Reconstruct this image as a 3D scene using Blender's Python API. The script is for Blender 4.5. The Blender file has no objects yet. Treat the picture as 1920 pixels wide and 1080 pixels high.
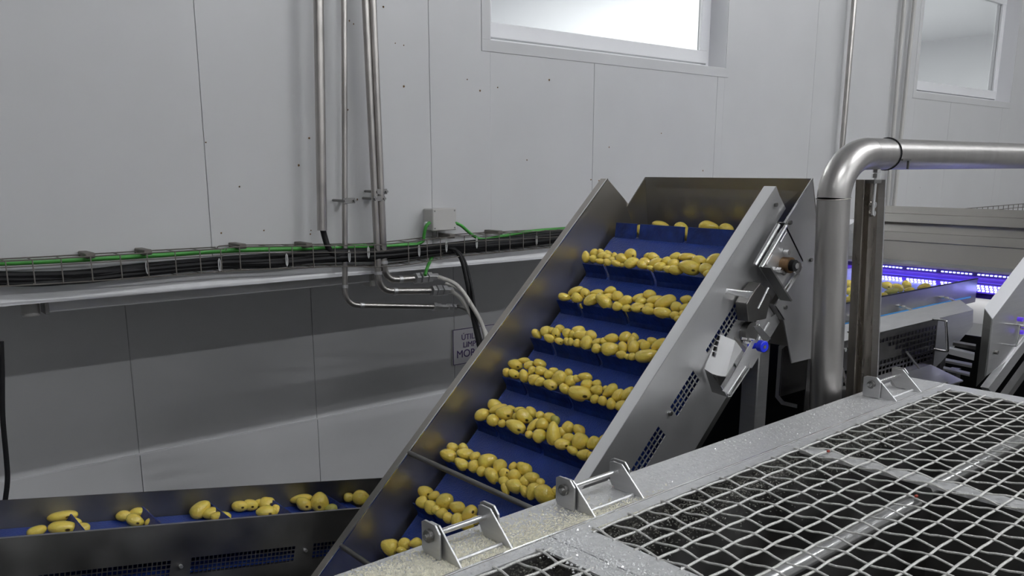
import bpy, bmesh, math, random
from mathutils import Vector, Matrix, noise
random.seed(7)
SC = bpy.context.scene
COL = SC.collection
# ------------------------------------------------------------------ camera
H = 2.4                      # eye height above the floor; coordinates below are relative to the eye
FPX, CX, CY = 1600.0, 960.0, 665.0
PITCH = math.atan(348 / 1600); AZ = math.radians(50.2)
FH = Vector((math.cos(AZ), math.sin(AZ), 0)); RT = Vector((math.sin(AZ), -math.cos(AZ), 0)); ZZ = Vector((0, 0, 1))
FW = FH * math.cos(PITCH) - ZZ * math.sin(PITCH); UP = FH * math.sin(PITCH) + ZZ * math.cos(PITCH)
cam_d = bpy.data.cameras.new('camera'); cam = bpy.data.objects.new('camera', cam_d); COL.objects.link(cam)
cam.matrix_world = Matrix(((RT.x, UP.x, -FW.x, 0), (RT.y, UP.y, -FW.y, 0), (RT.z, UP.z, -FW.z, H), (0, 0, 0, 1)))
cam_d.sensor_width = 36; cam_d.lens = FPX / 1920 * 36; cam_d.shift_y = (CY - 540) / 1920
cam_d.clip_start = 0.05; cam_d.clip_end = 100
SC.camera = cam
# ------------------------------------------------------------------ world, exposure
w = bpy.data.worlds.new('world'); SC.world = w; w.use_nodes = True
w.node_tree.nodes['Background'].inputs[0].default_value = (0.5, 0.52, 0.55, 1)
w.node_tree.nodes['Background'].inputs[1].default_value = 0.05
SC.view_settings.view_transform = 'Standard'; SC.view_settings.look = 'None'
SC.view_settings.exposure = 0.30; SC.view_settings.gamma = 1.0; SC.view_settings.use_curve_mapping = False
# ------------------------------------------------------------------ ceiling lamps (fluorescent battens; housings are built further down)
CEIL = 2.75
LAMP_K = 3.6
LAMPS = [(4.6, -0.62, 62), (7.6, -0.62, 40), (10.8, -0.62, 26), (1.2, -0.62, 28), (-2.2, -0.62, 10),
         (-2.5, -4.5, 22), (1.0, -4.5, 30), (4.5, -4.5, 36), (8.0, -4.5, 24)]
def area(name, loc, size, size_y, power, color=(1, 1, 1), rot=(0, 0, 0)):
    l = bpy.data.lights.new(name, 'AREA'); l.shape = 'RECTANGLE'; l.size = size; l.size_y = size_y
    l.energy = power; l.color = color
    o = bpy.data.objects.new(name, l); o.location = (loc[0], loc[1], loc[2] + H); o.rotation_euler = rot
    COL.objects.link(o); return o
area('office_lamp_light', (3.6, 5.0, 1.62), 1.6, 0.3, 95, (0.95, 1, 0.98))
area('office_lamp_light', (9.2, 5.4, 1.62), 1.2, 0.3, 55, (0.95, 1, 0.98))

# ------------------------------------------------------------------ helpers
def ray(px, py): return FW + RT * ((px - CX) / FPX) + UP * ((CY - py) / FPX)
def at(px, py, ax, v):                       # pixel of the photograph -> point on the plane ax = v
    r = ray(px, py); return r * (v / r['XYZ'.index(ax)])
def atY(px, py, y): return at(px, py, 'X' if False else 'Y', y)
WL = {}
def mat(name, col, rough=0.5, metal=0.0, bump=0, bscale=40, spec=0.5, var=0, vscale=6, stretch=None, trans=0, emis=None, es=0, rvar=0, coat=0, sss=0):
    m = bpy.data.materials.new(name); m.use_nodes = True
    nt = m.node_tree; b = nt.nodes['Principled BSDF']
    b.inputs['Base Color'].default_value = (*col, 1); b.inputs['Roughness'].default_value = rough
    b.inputs['Metallic'].default_value = metal; b.inputs['Specular IOR Level'].default_value = spec
    b.inputs['Coat Weight'].default_value = coat; b.inputs['Coat Roughness'].default_value = 0.12
    if sss:
        b.inputs['Subsurface Weight'].default_value = sss; b.inputs['Subsurface Radius'].default_value = (0.02, 0.012, 0.004)
        b.inputs['Subsurface Scale'].default_value = 0.4
    if trans: b.inputs['Transmission Weight'].default_value = trans
    if emis: b.inputs['Emission Color'].default_value = (*emis, 1); b.inputs['Emission Strength'].default_value = es
    tc = nt.nodes.new('ShaderNodeTexCoord'); mp = nt.nodes.new('ShaderNodeMapping')
    nt.links.new(tc.outputs['Object'], mp.inputs[0])
    if stretch: mp.inputs['Scale'].default_value = stretch
    if var or rvar:
        n = nt.nodes.new('ShaderNodeTexNoise'); n.inputs['Scale'].default_value = vscale; n.inputs['Detail'].default_value = 6
        nt.links.new(mp.outputs[0], n.inputs['Vector'])
        if var:
            r = nt.nodes.new('ShaderNodeMapRange'); r.inputs['From Min'].default_value = 0.3; r.inputs['From Max'].default_value = 0.7
            r.inputs['To Min'].default_value = 1 - var; r.inputs['To Max'].default_value = 1 + var
            nt.links.new(n.outputs[0], r.inputs[0])
            mx = nt.nodes.new('ShaderNodeVectorMath'); mx.operation = 'SCALE'; mx.inputs[0].default_value = col
            nt.links.new(r.outputs[0], mx.inputs['Scale']); nt.links.new(mx.outputs[0], b.inputs['Base Color'])
        if rvar:
            r = nt.nodes.new('ShaderNodeMapRange'); r.inputs['From Min'].default_value = 0.3; r.inputs['From Max'].default_value = 0.7
            r.inputs['To Min'].default_value = rough - rvar; r.inputs['To Max'].default_value = rough + rvar
            nt.links.new(n.outputs[0], r.inputs[0]); nt.links.new(r.outputs[0], b.inputs['Roughness'])
    if bump:
        n = nt.nodes.new('ShaderNodeTexNoise'); n.inputs['Scale'].default_value = bscale; n.inputs['Detail'].default_value = 4
        nt.links.new(mp.outputs[0], n.inputs['Vector'])
        bp = nt.nodes.new('ShaderNodeBump'); bp.inputs['Strength'].default_value = bump; bp.inputs['Distance'].default_value = 0.01
        nt.links.new(n.outputs[0], bp.inputs['Height']); nt.links.new(bp.outputs[0], b.inputs['Normal'])
    return m
M = {}
M['wall'] = mat('wall_paint', (0.575, 0.575, 0.58), 0.32, bump=0.05, bscale=9, var=0.03, vscale=2)
M['wall_low'] = mat('lower_wall_paint', (0.72, 0.72, 0.73), 0.5, var=0.04, vscale=1.5)
M['joint'] = mat('joint_grey', (0.45, 0.45, 0.46), 0.7)
M['white'] = mat('white_frame', (0.78, 0.78, 0.80), 0.35)
M['ceil'] = mat('ceiling_paint', (0.80, 0.80, 0.80), 0.6)
M['far'] = mat('far_wall_paint', (0.84, 0.84, 0.84), 0.6, var=0.2, vscale=0.8)
M['floor'] = mat('floor_resin', (0.26, 0.26, 0.26), 0.35, bump=0.2, bscale=30)
M['steel'] = mat('brushed_steel', (0.62, 0.62, 0.625), 0.40, 0.85, bump=0.05, bscale=60, stretch=(1, 1, 14), var=0.04, vscale=9)
M['panel_st'] = mat('satin_steel_panel', (0.62, 0.62, 0.625), 0.38, 0.86, bump=0.03, bscale=90, var=0.05, vscale=3)
M['flange_lit'] = mat('lamplit_satin_flange', (0.95, 0.95, 0.95), 0.36, 0.5)  # steel lightened to near white, standing in for lamps mirrored in the flange
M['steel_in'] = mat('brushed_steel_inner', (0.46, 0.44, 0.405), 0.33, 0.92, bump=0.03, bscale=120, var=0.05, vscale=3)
M['steel_hi'] = mat('polished_steel', (0.78, 0.78, 0.78), 0.20, 1.0)
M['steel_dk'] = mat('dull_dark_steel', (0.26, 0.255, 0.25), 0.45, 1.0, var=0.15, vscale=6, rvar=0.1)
M['steel_wet'] = mat('wet_steel', (0.74, 0.74, 0.745), 0.36, 0.5, bump=0.35, bscale=110, var=0.08, vscale=60, rvar=0.08)
M['guard_dk'] = mat('dark_glossy_guard', (0.15, 0.145, 0.14), 0.30, 0.9, var=0.2, vscale=14)
M['pipe'] = mat('pipe_steel', (0.50, 0.485, 0.47), 0.36, 0.95, var=0.07, vscale=4, stretch=(6, 6, 0.4))
M['conduit'] = mat('conduit_steel', (0.46, 0.44, 0.42), 0.36, 1.0, var=0.12, vscale=8, rvar=0.08)
M['stain'] = mat('stained_steel', (0.31, 0.28, 0.245), 0.33, 0.9, var=0.28, vscale=9, rvar=0.12, stretch=(2, 2, 0.5))
M['wire'] = mat('galvanised_wire', (0.80, 0.79, 0.76), 0.42, 0.25, bump=0.4, bscale=260, var=0.15, vscale=60)
M['traywire'] = mat('tray_wire', (0.17, 0.155, 0.14), 0.5, 0.4)
M['belt'] = mat('blue_belt', (0.016, 0.048, 0.28), 0.28, bump=0.35, bscale=160, var=0.12, vscale=12, spec=0.35)
M['cleat'] = mat('blue_cleat', (0.010, 0.032, 0.19), 0.36, spec=0.35, bump=0.2, bscale=70, var=0.3, vscale=25)
M['black'] = mat('black_rubber', (0.008, 0.008, 0.009), 0.6, spec=0.25)
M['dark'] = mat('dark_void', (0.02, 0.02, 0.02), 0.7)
M['green'] = mat('green_cable', (0.06, 0.30, 0.05), 0.4)
M['grey_pl'] = mat('grey_plastic', (0.50, 0.49, 0.47), 0.45)
M['tie'] = mat('white_tie', (0.6, 0.6, 0.6), 0.5)
M['bluek'] = mat('blue_knob', (0.01, 0.03, 0.75), 0.35)
M['blueh'] = mat('blue_hose', (0.02, 0.16, 0.42), 0.4)
M['bluestrip'] = mat('blue_edge_strip', (0.04, 0.25, 0.60), 0.4)
M['bluebelt2'] = mat('pale_blue_belt', (0.18, 0.25, 0.62), 0.4)
M['braid'] = mat('braided_hose', (0.72, 0.70, 0.66), 0.42, 0.6, bump=0.5, bscale=300)
M['sign'] = mat('sign_plate', (0.80, 0.78, 0.82), 0.5)
M['ink'] = mat('sign_ink', (0.09, 0.05, 0.20), 0.6)
M['rust'] = mat('bearing_brown', (0.20, 0.12, 0.06), 0.4, 0.7, var=0.3, vscale=40)
M['glass'] = mat('window_glass', (1, 1, 1), 0.0, trans=1.0); M['glass'].node_tree.nodes['Principled BSDF'].inputs['IOR'].default_value = 1.1
M['tube'] = mat('lamp_tube', (1, 1, 1), 0.5, emis=(0.95, 1, 1), es=6)
M['otube'] = mat('office_tube', (1, 1, 1), 0.5, emis=(0.95, 1, 0.98), es=12)
M['led'] = mat('led_chip', (1, 1, 1), 0.5, emis=(0.42, 0.5, 1.0), es=5)
M['led_house'] = mat('led_housing', (0.06, 0.03, 0.25), 0.3, spec=0.8)
M['led_tube'] = mat('led_diffuser', (0.1, 0.05, 0.5), 0.3, emis=(0.12, 0.05, 0.8), es=0.35)
M['pulp'] = mat('potato_pulp', (0.82, 0.79, 0.66), 0.35, var=0.2, vscale=90, coat=0.3)
M['drop'] = mat('water_drops', (0.85, 0.85, 0.85), 0.08, spec=1.0)
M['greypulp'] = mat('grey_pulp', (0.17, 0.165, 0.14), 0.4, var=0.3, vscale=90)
M['orange'] = mat('tan_cloth', (0.45, 0.2, 0.1), 0.6)
# potato flesh: pale yellow with small brown eyes
def potato_mat(name, col, spot=None):
    m = mat(name, col, 0.26, bump=0.2, bscale=5, coat=0.7, sss=0.12, spec=0.6)
    nt = m.node_tree; b = nt.nodes['Principled BSDF']
    tc = nt.nodes.new('ShaderNodeTexCoord'); oi = nt.nodes.new('ShaderNodeObjectInfo')
    n = nt.nodes.new('ShaderNodeTexNoise'); n.noise_dimensions = '4D'; n.inputs['Scale'].default_value = 1.4; n.inputs['Detail'].default_value = 3
    nt.links.new(tc.outputs['Object'], n.inputs['Vector'])
    mu = nt.nodes.new('ShaderNodeMath'); mu.operation = 'MULTIPLY'; mu.inputs[1].default_value = 40
    nt.links.new(oi.outputs['Random'], mu.inputs[0]); nt.links.new(mu.outputs[0], n.inputs['W'])
    mix = nt.nodes.new('ShaderNodeMix'); mix.data_type = 'RGBA'
    mix.inputs['A'].default_value = (col[0] * 0.88, col[1] * 0.80, col[2] * 0.62, 1)
    mix.inputs['B'].default_value = (min(1, col[0] * 1.06), col[1] * 1.08, col[2] * 1.35, 1)
    nt.links.new(n.outputs[0], mix.inputs['Factor'])
    v = nt.nodes.new('ShaderNodeTexVoronoi'); v.voronoi_dimensions = '4D'; v.inputs['Scale'].default_value = 1.3
    nt.links.new(tc.outputs['Object'], v.inputs['Vector']); nt.links.new(mu.outputs[0], v.inputs['W'])
    r = nt.nodes.new('ShaderNodeMapRange'); r.inputs['From Min'].default_value = 0.05; r.inputs['From Max'].default_value = 0.11
    r.inputs['To Min'].default_value = 0.55; r.inputs['To Max'].default_value = 0
    nt.links.new(v.outputs['Distance'], r.inputs[0])
    mix2 = nt.nodes.new('ShaderNodeMix'); mix2.data_type = 'RGBA'; mix2.inputs['B'].default_value = (0.25, 0.13, 0.03, 1)
    nt.links.new(mix.outputs['Result'], mix2.inputs['A']); nt.links.new(r.outputs[0], mix2.inputs['Factor'])
    out = mix2
    if spot:
        d = nt.nodes.new('ShaderNodeVectorMath'); d.operation = 'DISTANCE'; d.inputs[1].default_value = spot[:3]
        nt.links.new(tc.outputs['Object'], d.inputs[0])
        r2 = nt.nodes.new('ShaderNodeMapRange'); r2.inputs['From Min'].default_value = spot[3] * 0.6; r2.inputs['From Max'].default_value = spot[3]
        r2.inputs['To Min'].default_value = 0.95; r2.inputs['To Max'].default_value = 0
        nt.links.new(d.outputs['Value'], r2.inputs[0])
        mix3 = nt.nodes.new('ShaderNodeMix'); mix3.data_type = 'RGBA'; mix3.inputs['B'].default_value = (0.03, 0.014, 0.008, 1)
        nt.links.new(mix2.outputs['Result'], mix3.inputs['A']); nt.links.new(r2.outputs[0], mix3.inputs['Factor'])
        out = mix3
    nt.links.new(out.outputs['Result'], b.inputs['Base Color'])
    return m
YEL = (0.95, 0.75, 0.12)
M['potato'] = potato_mat('potato_flesh', YEL)
M['potato_spot'] = potato_mat('potato_flesh_dark_eye', YEL, (0.35, -0.80, -0.25, 0.24))
M['potato_green'] = potato_mat('potato_flesh_greenish', (0.52, 0.50, 0.09))

class MB:
    def __init__(s): s.v = []; s.f = []
    def add(s, vs, fs):
        o = len(s.v); s.v += [tuple(v) for v in vs]; s.f += [tuple(i + o for i in f) for f in fs]; return s
    def hexa(s, c):                           # 8 corners: bottom 4, top 4
        return s.add(c, [(0, 3, 2, 1), (4, 5, 6, 7), (0, 1, 5, 4), (1, 2, 6, 5), (2, 3, 7, 6), (3, 0, 4, 7)])
    def box(s, x0, x1, y0, y1, z0, z1):
        return s.hexa([(x0, y0, z0), (x1, y0, z0), (x1, y1, z0), (x0, y1, z0), (x0, y0, z1), (x1, y0, z1), (x1, y1, z1), (x0, y1, z1)])
    def prism(s, poly, off):                  # planar polygon swept by off
        off = Vector(off); n = len(poly); p = [Vector(q) for q in poly]
        vs = p + [q + off for q in p]
        return s.add(vs, [tuple(range(n))[::-1], tuple(range(n, 2 * n))] + [(i, (i + 1) % n, n + (i + 1) % n, n + i) for i in range(n)])
    def tube(s, pts, r, n=8, caps=True):
        pts = [Vector(p) for p in pts]; rs = r if isinstance(r, (list, tuple)) else [r] * len(pts)
        t0 = (pts[1] - pts[0]).normalized(); a = t0.orthogonal().normalized(); vs = []; m = len(pts)
        for i, p in enumerate(pts):
            t = (pts[min(i + 1, m - 1)] - pts[max(i - 1, 0)]).normalized()
            a = (a - t * a.dot(t)).normalized(); b = t.cross(a)
            for k in range(n):
                an = 2 * math.pi * k / n; vs.append(p + (a * math.cos(an) + b * math.sin(an)) * rs[i])
        fs = [(i * n + k, i * n + (k + 1) % n, (i + 1) * n + (k + 1) % n, (i + 1) * n + k) for i in range(m - 1) for k in range(n)]
        if caps: fs += [tuple(range(n))[::-1], tuple(range((m - 1) * n, m * n))]
        return s.add(vs, fs)
    def cyl(s, a, b, r, n=16): return s.tube([a, b], r, n)
    def build(s, name, m, parent=None, loc=None, smooth=False, bevel=0, label=None, kind=None):
        if parent is not None: base = WL[parent.name]
        else:
            if loc is None:
                xs = list(zip(*s.v)); loc = ((min(xs[0]) + max(xs[0])) / 2, (min(xs[1]) + max(xs[1])) / 2, min(xs[2]))
            base = Vector(loc)
        me = bpy.data.meshes.new(name); me.from_pydata([(v[0] - base.x, v[1] - base.y, v[2] - base.z) for v in s.v], [], s.f)
        bm = bmesh.new(); bm.from_mesh(me); bmesh.ops.recalc_face_normals(bm, faces=bm.faces)
        if bevel: bmesh.ops.bevel(bm, geom=[e for e in bm.edges], offset=bevel, segments=1, affect='EDGES', clamp_overlap=True)
        bm.to_mesh(me); bm.free()
        me.materials.append(m)
        if smooth:
            me.shade_smooth()
            me.set_sharp_from_angle(angle=math.radians(40))
        o = bpy.data.objects.new(name, me); COL.objects.link(o)
        if parent is not None: o.parent = parent
        else: o.location = (base.x, base.y, base.z + H)
        WL[o.name] = base
        if label: o['label'] = label
        if kind: o['kind'] = kind
        return o
def tag(o, label, cat, group=None):
    o['label'] = label; o['category'] = cat
    if group: o['group'] = group
    return o
def thing(name, label, cat, loc, group=None):
    o = bpy.data.objects.new(name, None); o.empty_display_size = 0.05; COL.objects.link(o)
    o.location = (loc[0], loc[1], loc[2] + H); WL[o.name] = Vector(loc)
    return tag(o, label, cat, group)
def struct(mb, name, m, **k):
    o = mb.build(name, m, **k); o['kind'] = 'structure'; return o
def smooth_path(pts, k=6):
    pts = [Vector(p) for p in pts]; out = []
    P = [pts[0] * 2 - pts[1]] + pts + [pts[-1] * 2 - pts[-2]]
    for i in range(1, len(P) - 2):
        for j in range(k):
            t = j / k; a, b, c, d = P[i - 1], P[i], P[i + 1], P[i + 2]
            out.append(0.5 * ((2 * b) + (c - a) * t + (2 * a - 5 * b + 4 * c - d) * t * t + (3 * b - a - 3 * c + d) * t ** 3))
    out.append(pts[-1]); return out
def bend(a, c, b, r, n=6):                     # straight a->c->b with rounded corner
    a, c, b = Vector(a), Vector(c), Vector(b); p = c + (a - c).normalized() * r; q = c + (b - c).normalized() * r
    out = [a]
    for i in range(n + 1):
        t = i / n; out.append(p * (1 - t) ** 2 + c * 2 * t * (1 - t) + q * t * t)
    return out + [b]

# ================================================================== the setting
YW = 3.5; YL = 4.85; ZL = -0.478
X0, X1, YB = -7.0, 15.0, -8.5
struct(MB().box(X0, X1, YB, 8, -H - 0.1, -H), 'floor', M['floor'])
struct(MB().box(X0, X1, YB, 8, CEIL, CEIL + 0.1), 'ceiling', M['ceil'])
struct(MB().box(X0 - 0.1, X0, YB, 8, -H, CEIL), 'wall_left', M['far'])
struct(MB().box(X1, X1 + 0.1, YB, 8, -H, CEIL), 'wall_right', M['far'])
struct(MB().box(X0, X1, YB - 0.1, YB, -H, CEIL), 'wall_front', M['far'])
# windows: opening in the upper wall
W1 = (at(919, 75, 'Y', YW).x, at(1360, 128, 'Y', YW).x, at(1100, 97, 'Y', YW).z)
W2 = (at(1718, 168, 'Y', YW).x, at(1894, 190, 'Y', YW).x, at(1800, 179, 'Y', YW).z)
WZ0 = W1[2]; WZ1 = WZ0 + 1.0
wins = [(W1[0], W1[1]), (W2[0], W2[1])]
back = thing('wall_back', '', '', (3, YW + 0.06, ZL)); del back['label']; del back['category']; back['kind'] = 'structure'
core = MB(); xs = [X0] + [v for wn in wins for v in wn] + [X1]
for i in range(0, len(xs), 2): core.box(xs[i], xs[i + 1], YW + 0.006, YW + 0.14, ZL, CEIL)
for a, b in wins: core.box(a, b, YW + 0.006, YW + 0.14, ZL, WZ0); core.box(a, b, YW + 0.006, YW + 0.14, WZ1, CEIL)
core.build('wall_core', M['joint'], back)
def panel(x0, x1, z0, z1, y, par, m, t=0.012): MB().box(x0, x1, y, y + t, z0, z1).build('wall_panel', m, par, bevel=0.0008)
k = -6
while 0.207 + 1.1 * k < X1:
    a = max(X0, 0.208 + 1.1 * k + 0.0012); b = min(X1, 0.208 + 1.1 * (k + 1) - 0.0012); k += 1
    if b - a < 0.05: continue
    segs = [(a, b)]; cuts = []
    for (wa, wb) in wins:
        if wb > a and wa < b:
            la, lb = max(a, wa), min(b, wb)
            if la - a > 0.01: panel(a, la, ZL, CEIL, YW, back, M['wall'])
            panel(la, lb, ZL, WZ0, YW, back, M['wall']); panel(la, lb, WZ1, CEIL, YW, back, M['wall'])
            a = lb
    if b - a > 0.01: panel(a, b, ZL, CEIL, YW, back, M['wall'])
struct(MB().box(X0, X1, YW + 0.02, 7.6, ZL - 0.0, ZL + 0.1), 'trim_1', M['wall_low'])          # soffit slab over the recess
low = thing('wall_recess', '', '', (3, YL + 0.05, -H)); del low['label']; del low['category']; low['kind'] = 'structure'
MB().box(X0, X1, YL + 0.006, YL + 0.12, -H, ZL).build('wall_core', M['joint'], low)
for k in range(-6, 14):
    a = max(X0, 0.22 + 1.095 * k + 0.002); b = min(X1, 0.22 + 1.095 * (k + 1) - 0.002)
    panel(a, b, -1.565, ZL, YL, low, M['wall_low'])
    panel(a, b, -H, -1.568, YL - 0.008, low, M['wall_low'], 0.02)
MB().box(X0, X1, YL - 0.012, YL + 0.008, -1.570, -1.562).build('wall_joint_strip', M['white'], low)
MB().prism([(X0, YW, -0.385), (X0, YW - 0.03, ZL + 0.012), (X0, YW - 0.03, ZL), (X0, YW, ZL)], (X1 - X0, 0, 0)).build('ledge_flashing', M['white'], back)
# office room behind the windows
struct(MB().box(X0, X1, 7.4, 7.5, ZL + 0.1, CEIL), 'wall_office', M['white'])
struct(MB().box(5.6, 5.7, YW + 0.15, 7.4, ZL + 0.1, 1.7), 'wall_partition', M['white'])
struct(MB().box(X0, X1, YW + 0.15, 7.4, 1.7, 1.78), 'ceiling_office', M['white'])
struct(MB().box(12.2, 12.3, YW + 0.15, 7.4, ZL + 0.1, 1.7), 'wall_office_end', M['white'])
for i, (a, b) in enumerate(wins):
    t = bpy.data.objects.new('window_%d' % (i + 1), None); COL.objects.link(t); base = Vector(((a + b) / 2, YW + 0.1, WZ0))
    t.location = base + Vector((0, 0, H)); WL[t.name] = base; t['kind'] = 'structure'
    z0, z1 = WZ0, WZ1
    # outer trim, proud of the wall
    for q in ((a - 0.055, b + 0.03, z0 - 0.055, z0), (a - 0.055, b + 0.03, z1, z1 + 0.05), (a - 0.055, a, z0, z1), (b, b + 0.03, z0, z1)):
        MB().box(q[0], q[1], YW - 0.004, YW, q[2], q[3]).build('window_trim', M['wall'], t, bevel=0.001)
    # reveal
    MB().box(a, b, YW, YW + 0.22, z0 - 0.01, z0 + 0.002).build('sill', M['white'], t)
    for q in ((a, a + 0.004), (b - 0.004, b)): MB().box(q[0], q[1], YW, YW + 0.2, z0, z1).build('reveal', M['white'], t)
    fr = MB(); y0, y1 = YW + 0.13, YW + 0.18
    fr.box(a, b - 0.004, y0, y1, z0 + 0.002, z0 + 0.03).box(a, b, y0, y1, z1 - 0.03, z1).box(a, a + 0.03, y0, y1, z0 + 0.03, z1 - 0.03).box(b - 0.034, b - 0.004, y0, y1, z0 + 0.03, z1 - 0.03)
    fr.build('window_frame', M['white'], t, bevel=0.002)
    sa = MB(); y0 -= 0.012
    c, d, e, f = a + 0.034, b - 0.038, z0 + 0.036, z1 - 0.034
    sa.box(c, d, y0, y1, e, e + 0.075).box(c, d, y0, y1, f - 0.07, f).box(c, c + 0.07, y0, y1, e + 0.075, f - 0.07).box(d - 0.07, d, y0, y1, e + 0.075, f - 0.07)
    so = sa.build('sash', M['white'], t, bevel=0.003)
    MB().box(c + 0.07, d - 0.07, y0 + 0.02, y0 + 0.026, e + 0.075, f - 0.07).build('pane', M['glass'], so)
for (x, y, n) in ((3.6, 5.0, 1), (9.2, 5.4, 2)):
    t = thing('office_lamp', 'lit tube lamp on the office ceiling seen through the %s window' % ('large middle' if n == 1 else 'small right-hand'), 'lamp', (x, y, 1.64), 'office lamps behind the windows')
    MB().box(x - 0.75, x + 0.75, y - 0.06, y + 0.06, 1.66, 1.7).build('housing', M['white'], t)
    MB().cyl((x - 0.7, y, 1.645), (x + 0.7, y, 1.645), 0.015, 10).build('lamp_tube', M['otube'], t)
for i, (x, y, p) in enumerate(LAMPS):
    t = thing('ceiling_lamp', 'long white batten lamp fixed to the ceiling above the frame', 'lamp', (x, y, CEIL), 'ceiling batten lamps')
    MB().box(x - 0.78, x + 0.78, y - 0.05, y + 0.05, CEIL - 0.05, CEIL).build('housing', M['white'], t)
    mt = mat('lit_tube', (1, 1, 1), 0.5, emis=(0.96, 0.98, 1.0), es=p * LAMP_K)
    MB().cyl((x - 0.74, y, CEIL - 0.09), (x + 0.74, y, CEIL - 0.09), 0.02, 12).build('lamp_tube', mt, t)
# door seen in the office through the right window
struct(MB().box(9.9, 10.6, 7.36, 7.4, ZL + 0.1, 1.35), 'door_1', M['wall'])
# unlit batten under the ledge
t = thing('batten_lamp', 'unlit white batten lamp running under the wall ledge', 'lamp', (1.6, 3.62, ZL))
p0 = at(90, 585, 'Y', 3.62); p1 = at(690, 530, 'Y', 3.62)
MB().box(p0.x, p1.x, 3.6, 3.68, p0.z, ZL).build('housing', M['wall_low'], t, bevel=0.004)
MB().box(p1.x, p1.x + 0.03, 3.6, 3.68, p1.z - 0.02, ZL).build('end_cap', M['grey_pl'], t, bevel=0.003)
MB().box(p0.x - 0.012, p0.x, 3.6, 3.68, p0.z - 0.006, ZL).build('end_cap', M['steel_dk'], t)
o = MB().cyl((p0.x - 0.055, 3.64, ZL), (p0.x - 0.055, 3.64, p0.z - 0.012), 0.032, 20).build('ledge_sensor', M['grey_pl'], smooth=True, bevel=0.004)
tag(o, 'small round grey sensor under the ledge at the left', 'sensor')

# ================================================================== pipes and cables on the wall
def fitting(par, p, d, r, L, m='steel', name='fitting', n=6):
    p = Vector(p); d = Vector(d).normalized(); MB().cyl(p - d * L / 2, p + d * L / 2, r, n).build(name, M[m], par, bevel=0.001)
yA = 3.40
t = thing('conduit_pipe', 'thick open-ended steel conduit hanging down the wall, leftmost', 'pipe', at(603, 432, 'Y', yA))
MB().tube([at(596, -60, 'Y', yA), at(604, 432, 'Y', yA)], 0.021, 20).build('tube', M['conduit'], t, smooth=True)
def wall_pipe(label, top, corner, end, y, r, fit):
    a, c, b = at(*top, 'Y', y), at(*corner, 'Y', y), at(*end, 'Y', y)
    c.x = (c.x + 0.0); b = Vector((b.x, b.y, b.z)); t = thing('water_pipe', label, 'pipe', c)
    MB().tube(bend(a, c, b, 0.07), r, 16).build('tube', M['conduit'], t, smooth=True)
    d = (b - c).normalized(); u = (a - c).normalized()
    fitting(t, c + u * 0.085, u, r * 1.2, 0.014, name='weld_ring', n=16); fitting(t, c + d * 0.085, d, r * 1.15, 0.02, name='weld_ring', n=16)
    for off, rr, L in fit: fitting(t, b + d * off, d, rr, L)
    return t, b, d
tB, bB, dB = wall_pipe('thin steel water pipe with the longest, lowest bend to the right', (645, -60), (647, 572), (815, 575), 3.42, 0.0125, [(0.0, 0.022, 0.02), (0.02, 0.017, 0.03), (0.06, 0.012, 0.05), (0.09, 0.017, 0.02), (0.12, 0.015, 0.02)])
tC, bC, dC = wall_pipe('steel water pipe turning right in the middle bend', (682, -60), (711, 546), (806, 545), 3.41, 0.0155, [(0.02, 0.026, 0.022), (0.05, 0.029, 0.028), (0.085, 0.026, 0.025), (0.115, 0.018, 0.04)])
tD, bD, dD = wall_pipe('steel water pipe turning right in the uppermost bend', (696, -60), (721, 526), (775, 522), 3.41, 0.0165, [(0.02, 0.027, 0.022), (0.055, 0.029, 0.03), (0.09, 0.026, 0.024), (0.12, 0.018, 0.04)])
for (px, py, nm) in ((648, 376, 'pipe clamp of the thin pipe'), (704, 372, 'lower clamp on the pair of pipes'), (708, 359, 'upper clamp on the pair of pipes')):
    c = at(px, py, 'Y', 3.43); t = thing('pipe_clamp', 'small steel ' + nm, 'clamp', c, 'pipe clamps on the wall')
    MB().box(c.x - 0.030, c.x + 0.030, 3.395, 3.401, c.z - 0.012, c.z + 0.012).build('strap', M['steel_dk'], t, bevel=0.001)
    for sx in (-1, 1):
        MB().cyl((c.x + sx * 0.024, 3.385, c.z), (c.x + sx * 0.024, 3.5, c.z), 0.006, 8).build('bolt', M['steel_dk'], t)
def hose(label, pts, r, m, name='hose', cat='hose', n=10, k=7):
    o = MB().tube(smooth_path(pts, k), r, n).build(name, M[m], smooth=True, loc=pts[0]); return tag(o, label, cat)
def pp(l): return [at(x, y, 'Y', Y) for x, y, Y in l]
hD = bD + dD * 0.13
hose('braided steel hose arching from the uppermost pipe bend', [hD] + pp([(830, 522, 3.38), (858, 536, 3.32), (884, 572, 3.25), (905, 612, 3.15), (914, 660, 3.05)]), 0.0105, 'braid')
hC = bC + dC * 0.13
hose('braided steel hose from the middle pipe bend', [hC] + pp([(850, 548, 3.38), (866, 562, 3.33), (886, 596, 3.25), (902, 640, 3.15), (906, 668, 3.1)]), 0.0100, 'braid')
hose('braided steel hose lying behind, nearest the conveyor panel', pp([(835, 530, 3.43), (868, 548, 3.38), (893, 590, 3.25), (925, 650, 3.1)]), 0.0085, 'braid')
hB = bB + dB * 0.13
hose('dark rubber hose from the lowest pipe', [hB] + pp([(862, 575, 3.4), (882, 587, 3.35), (896, 625, 3.2), (903, 670, 3.0)]), 0.009, 'steel_dk')
hose('black cable dropping from the tray past the braided hoses', pp([(770, 470, 3.43), (835, 462, 3.41), (862, 480, 3.38), (876, 530, 3.32), (886, 590, 3.25), (900, 655, 3.0)]), 0.011, 'black', 'cable', 'cable')
hose('second black cable dropping from the tray beside the first', pp([(790, 474, 3.41), (840, 465, 3.40), (868, 483, 3.37), (884, 540, 3.3), (893, 600, 3.2), (906, 655, 3.0)]), 0.008, 'black', 'cable', 'cable')
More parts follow.
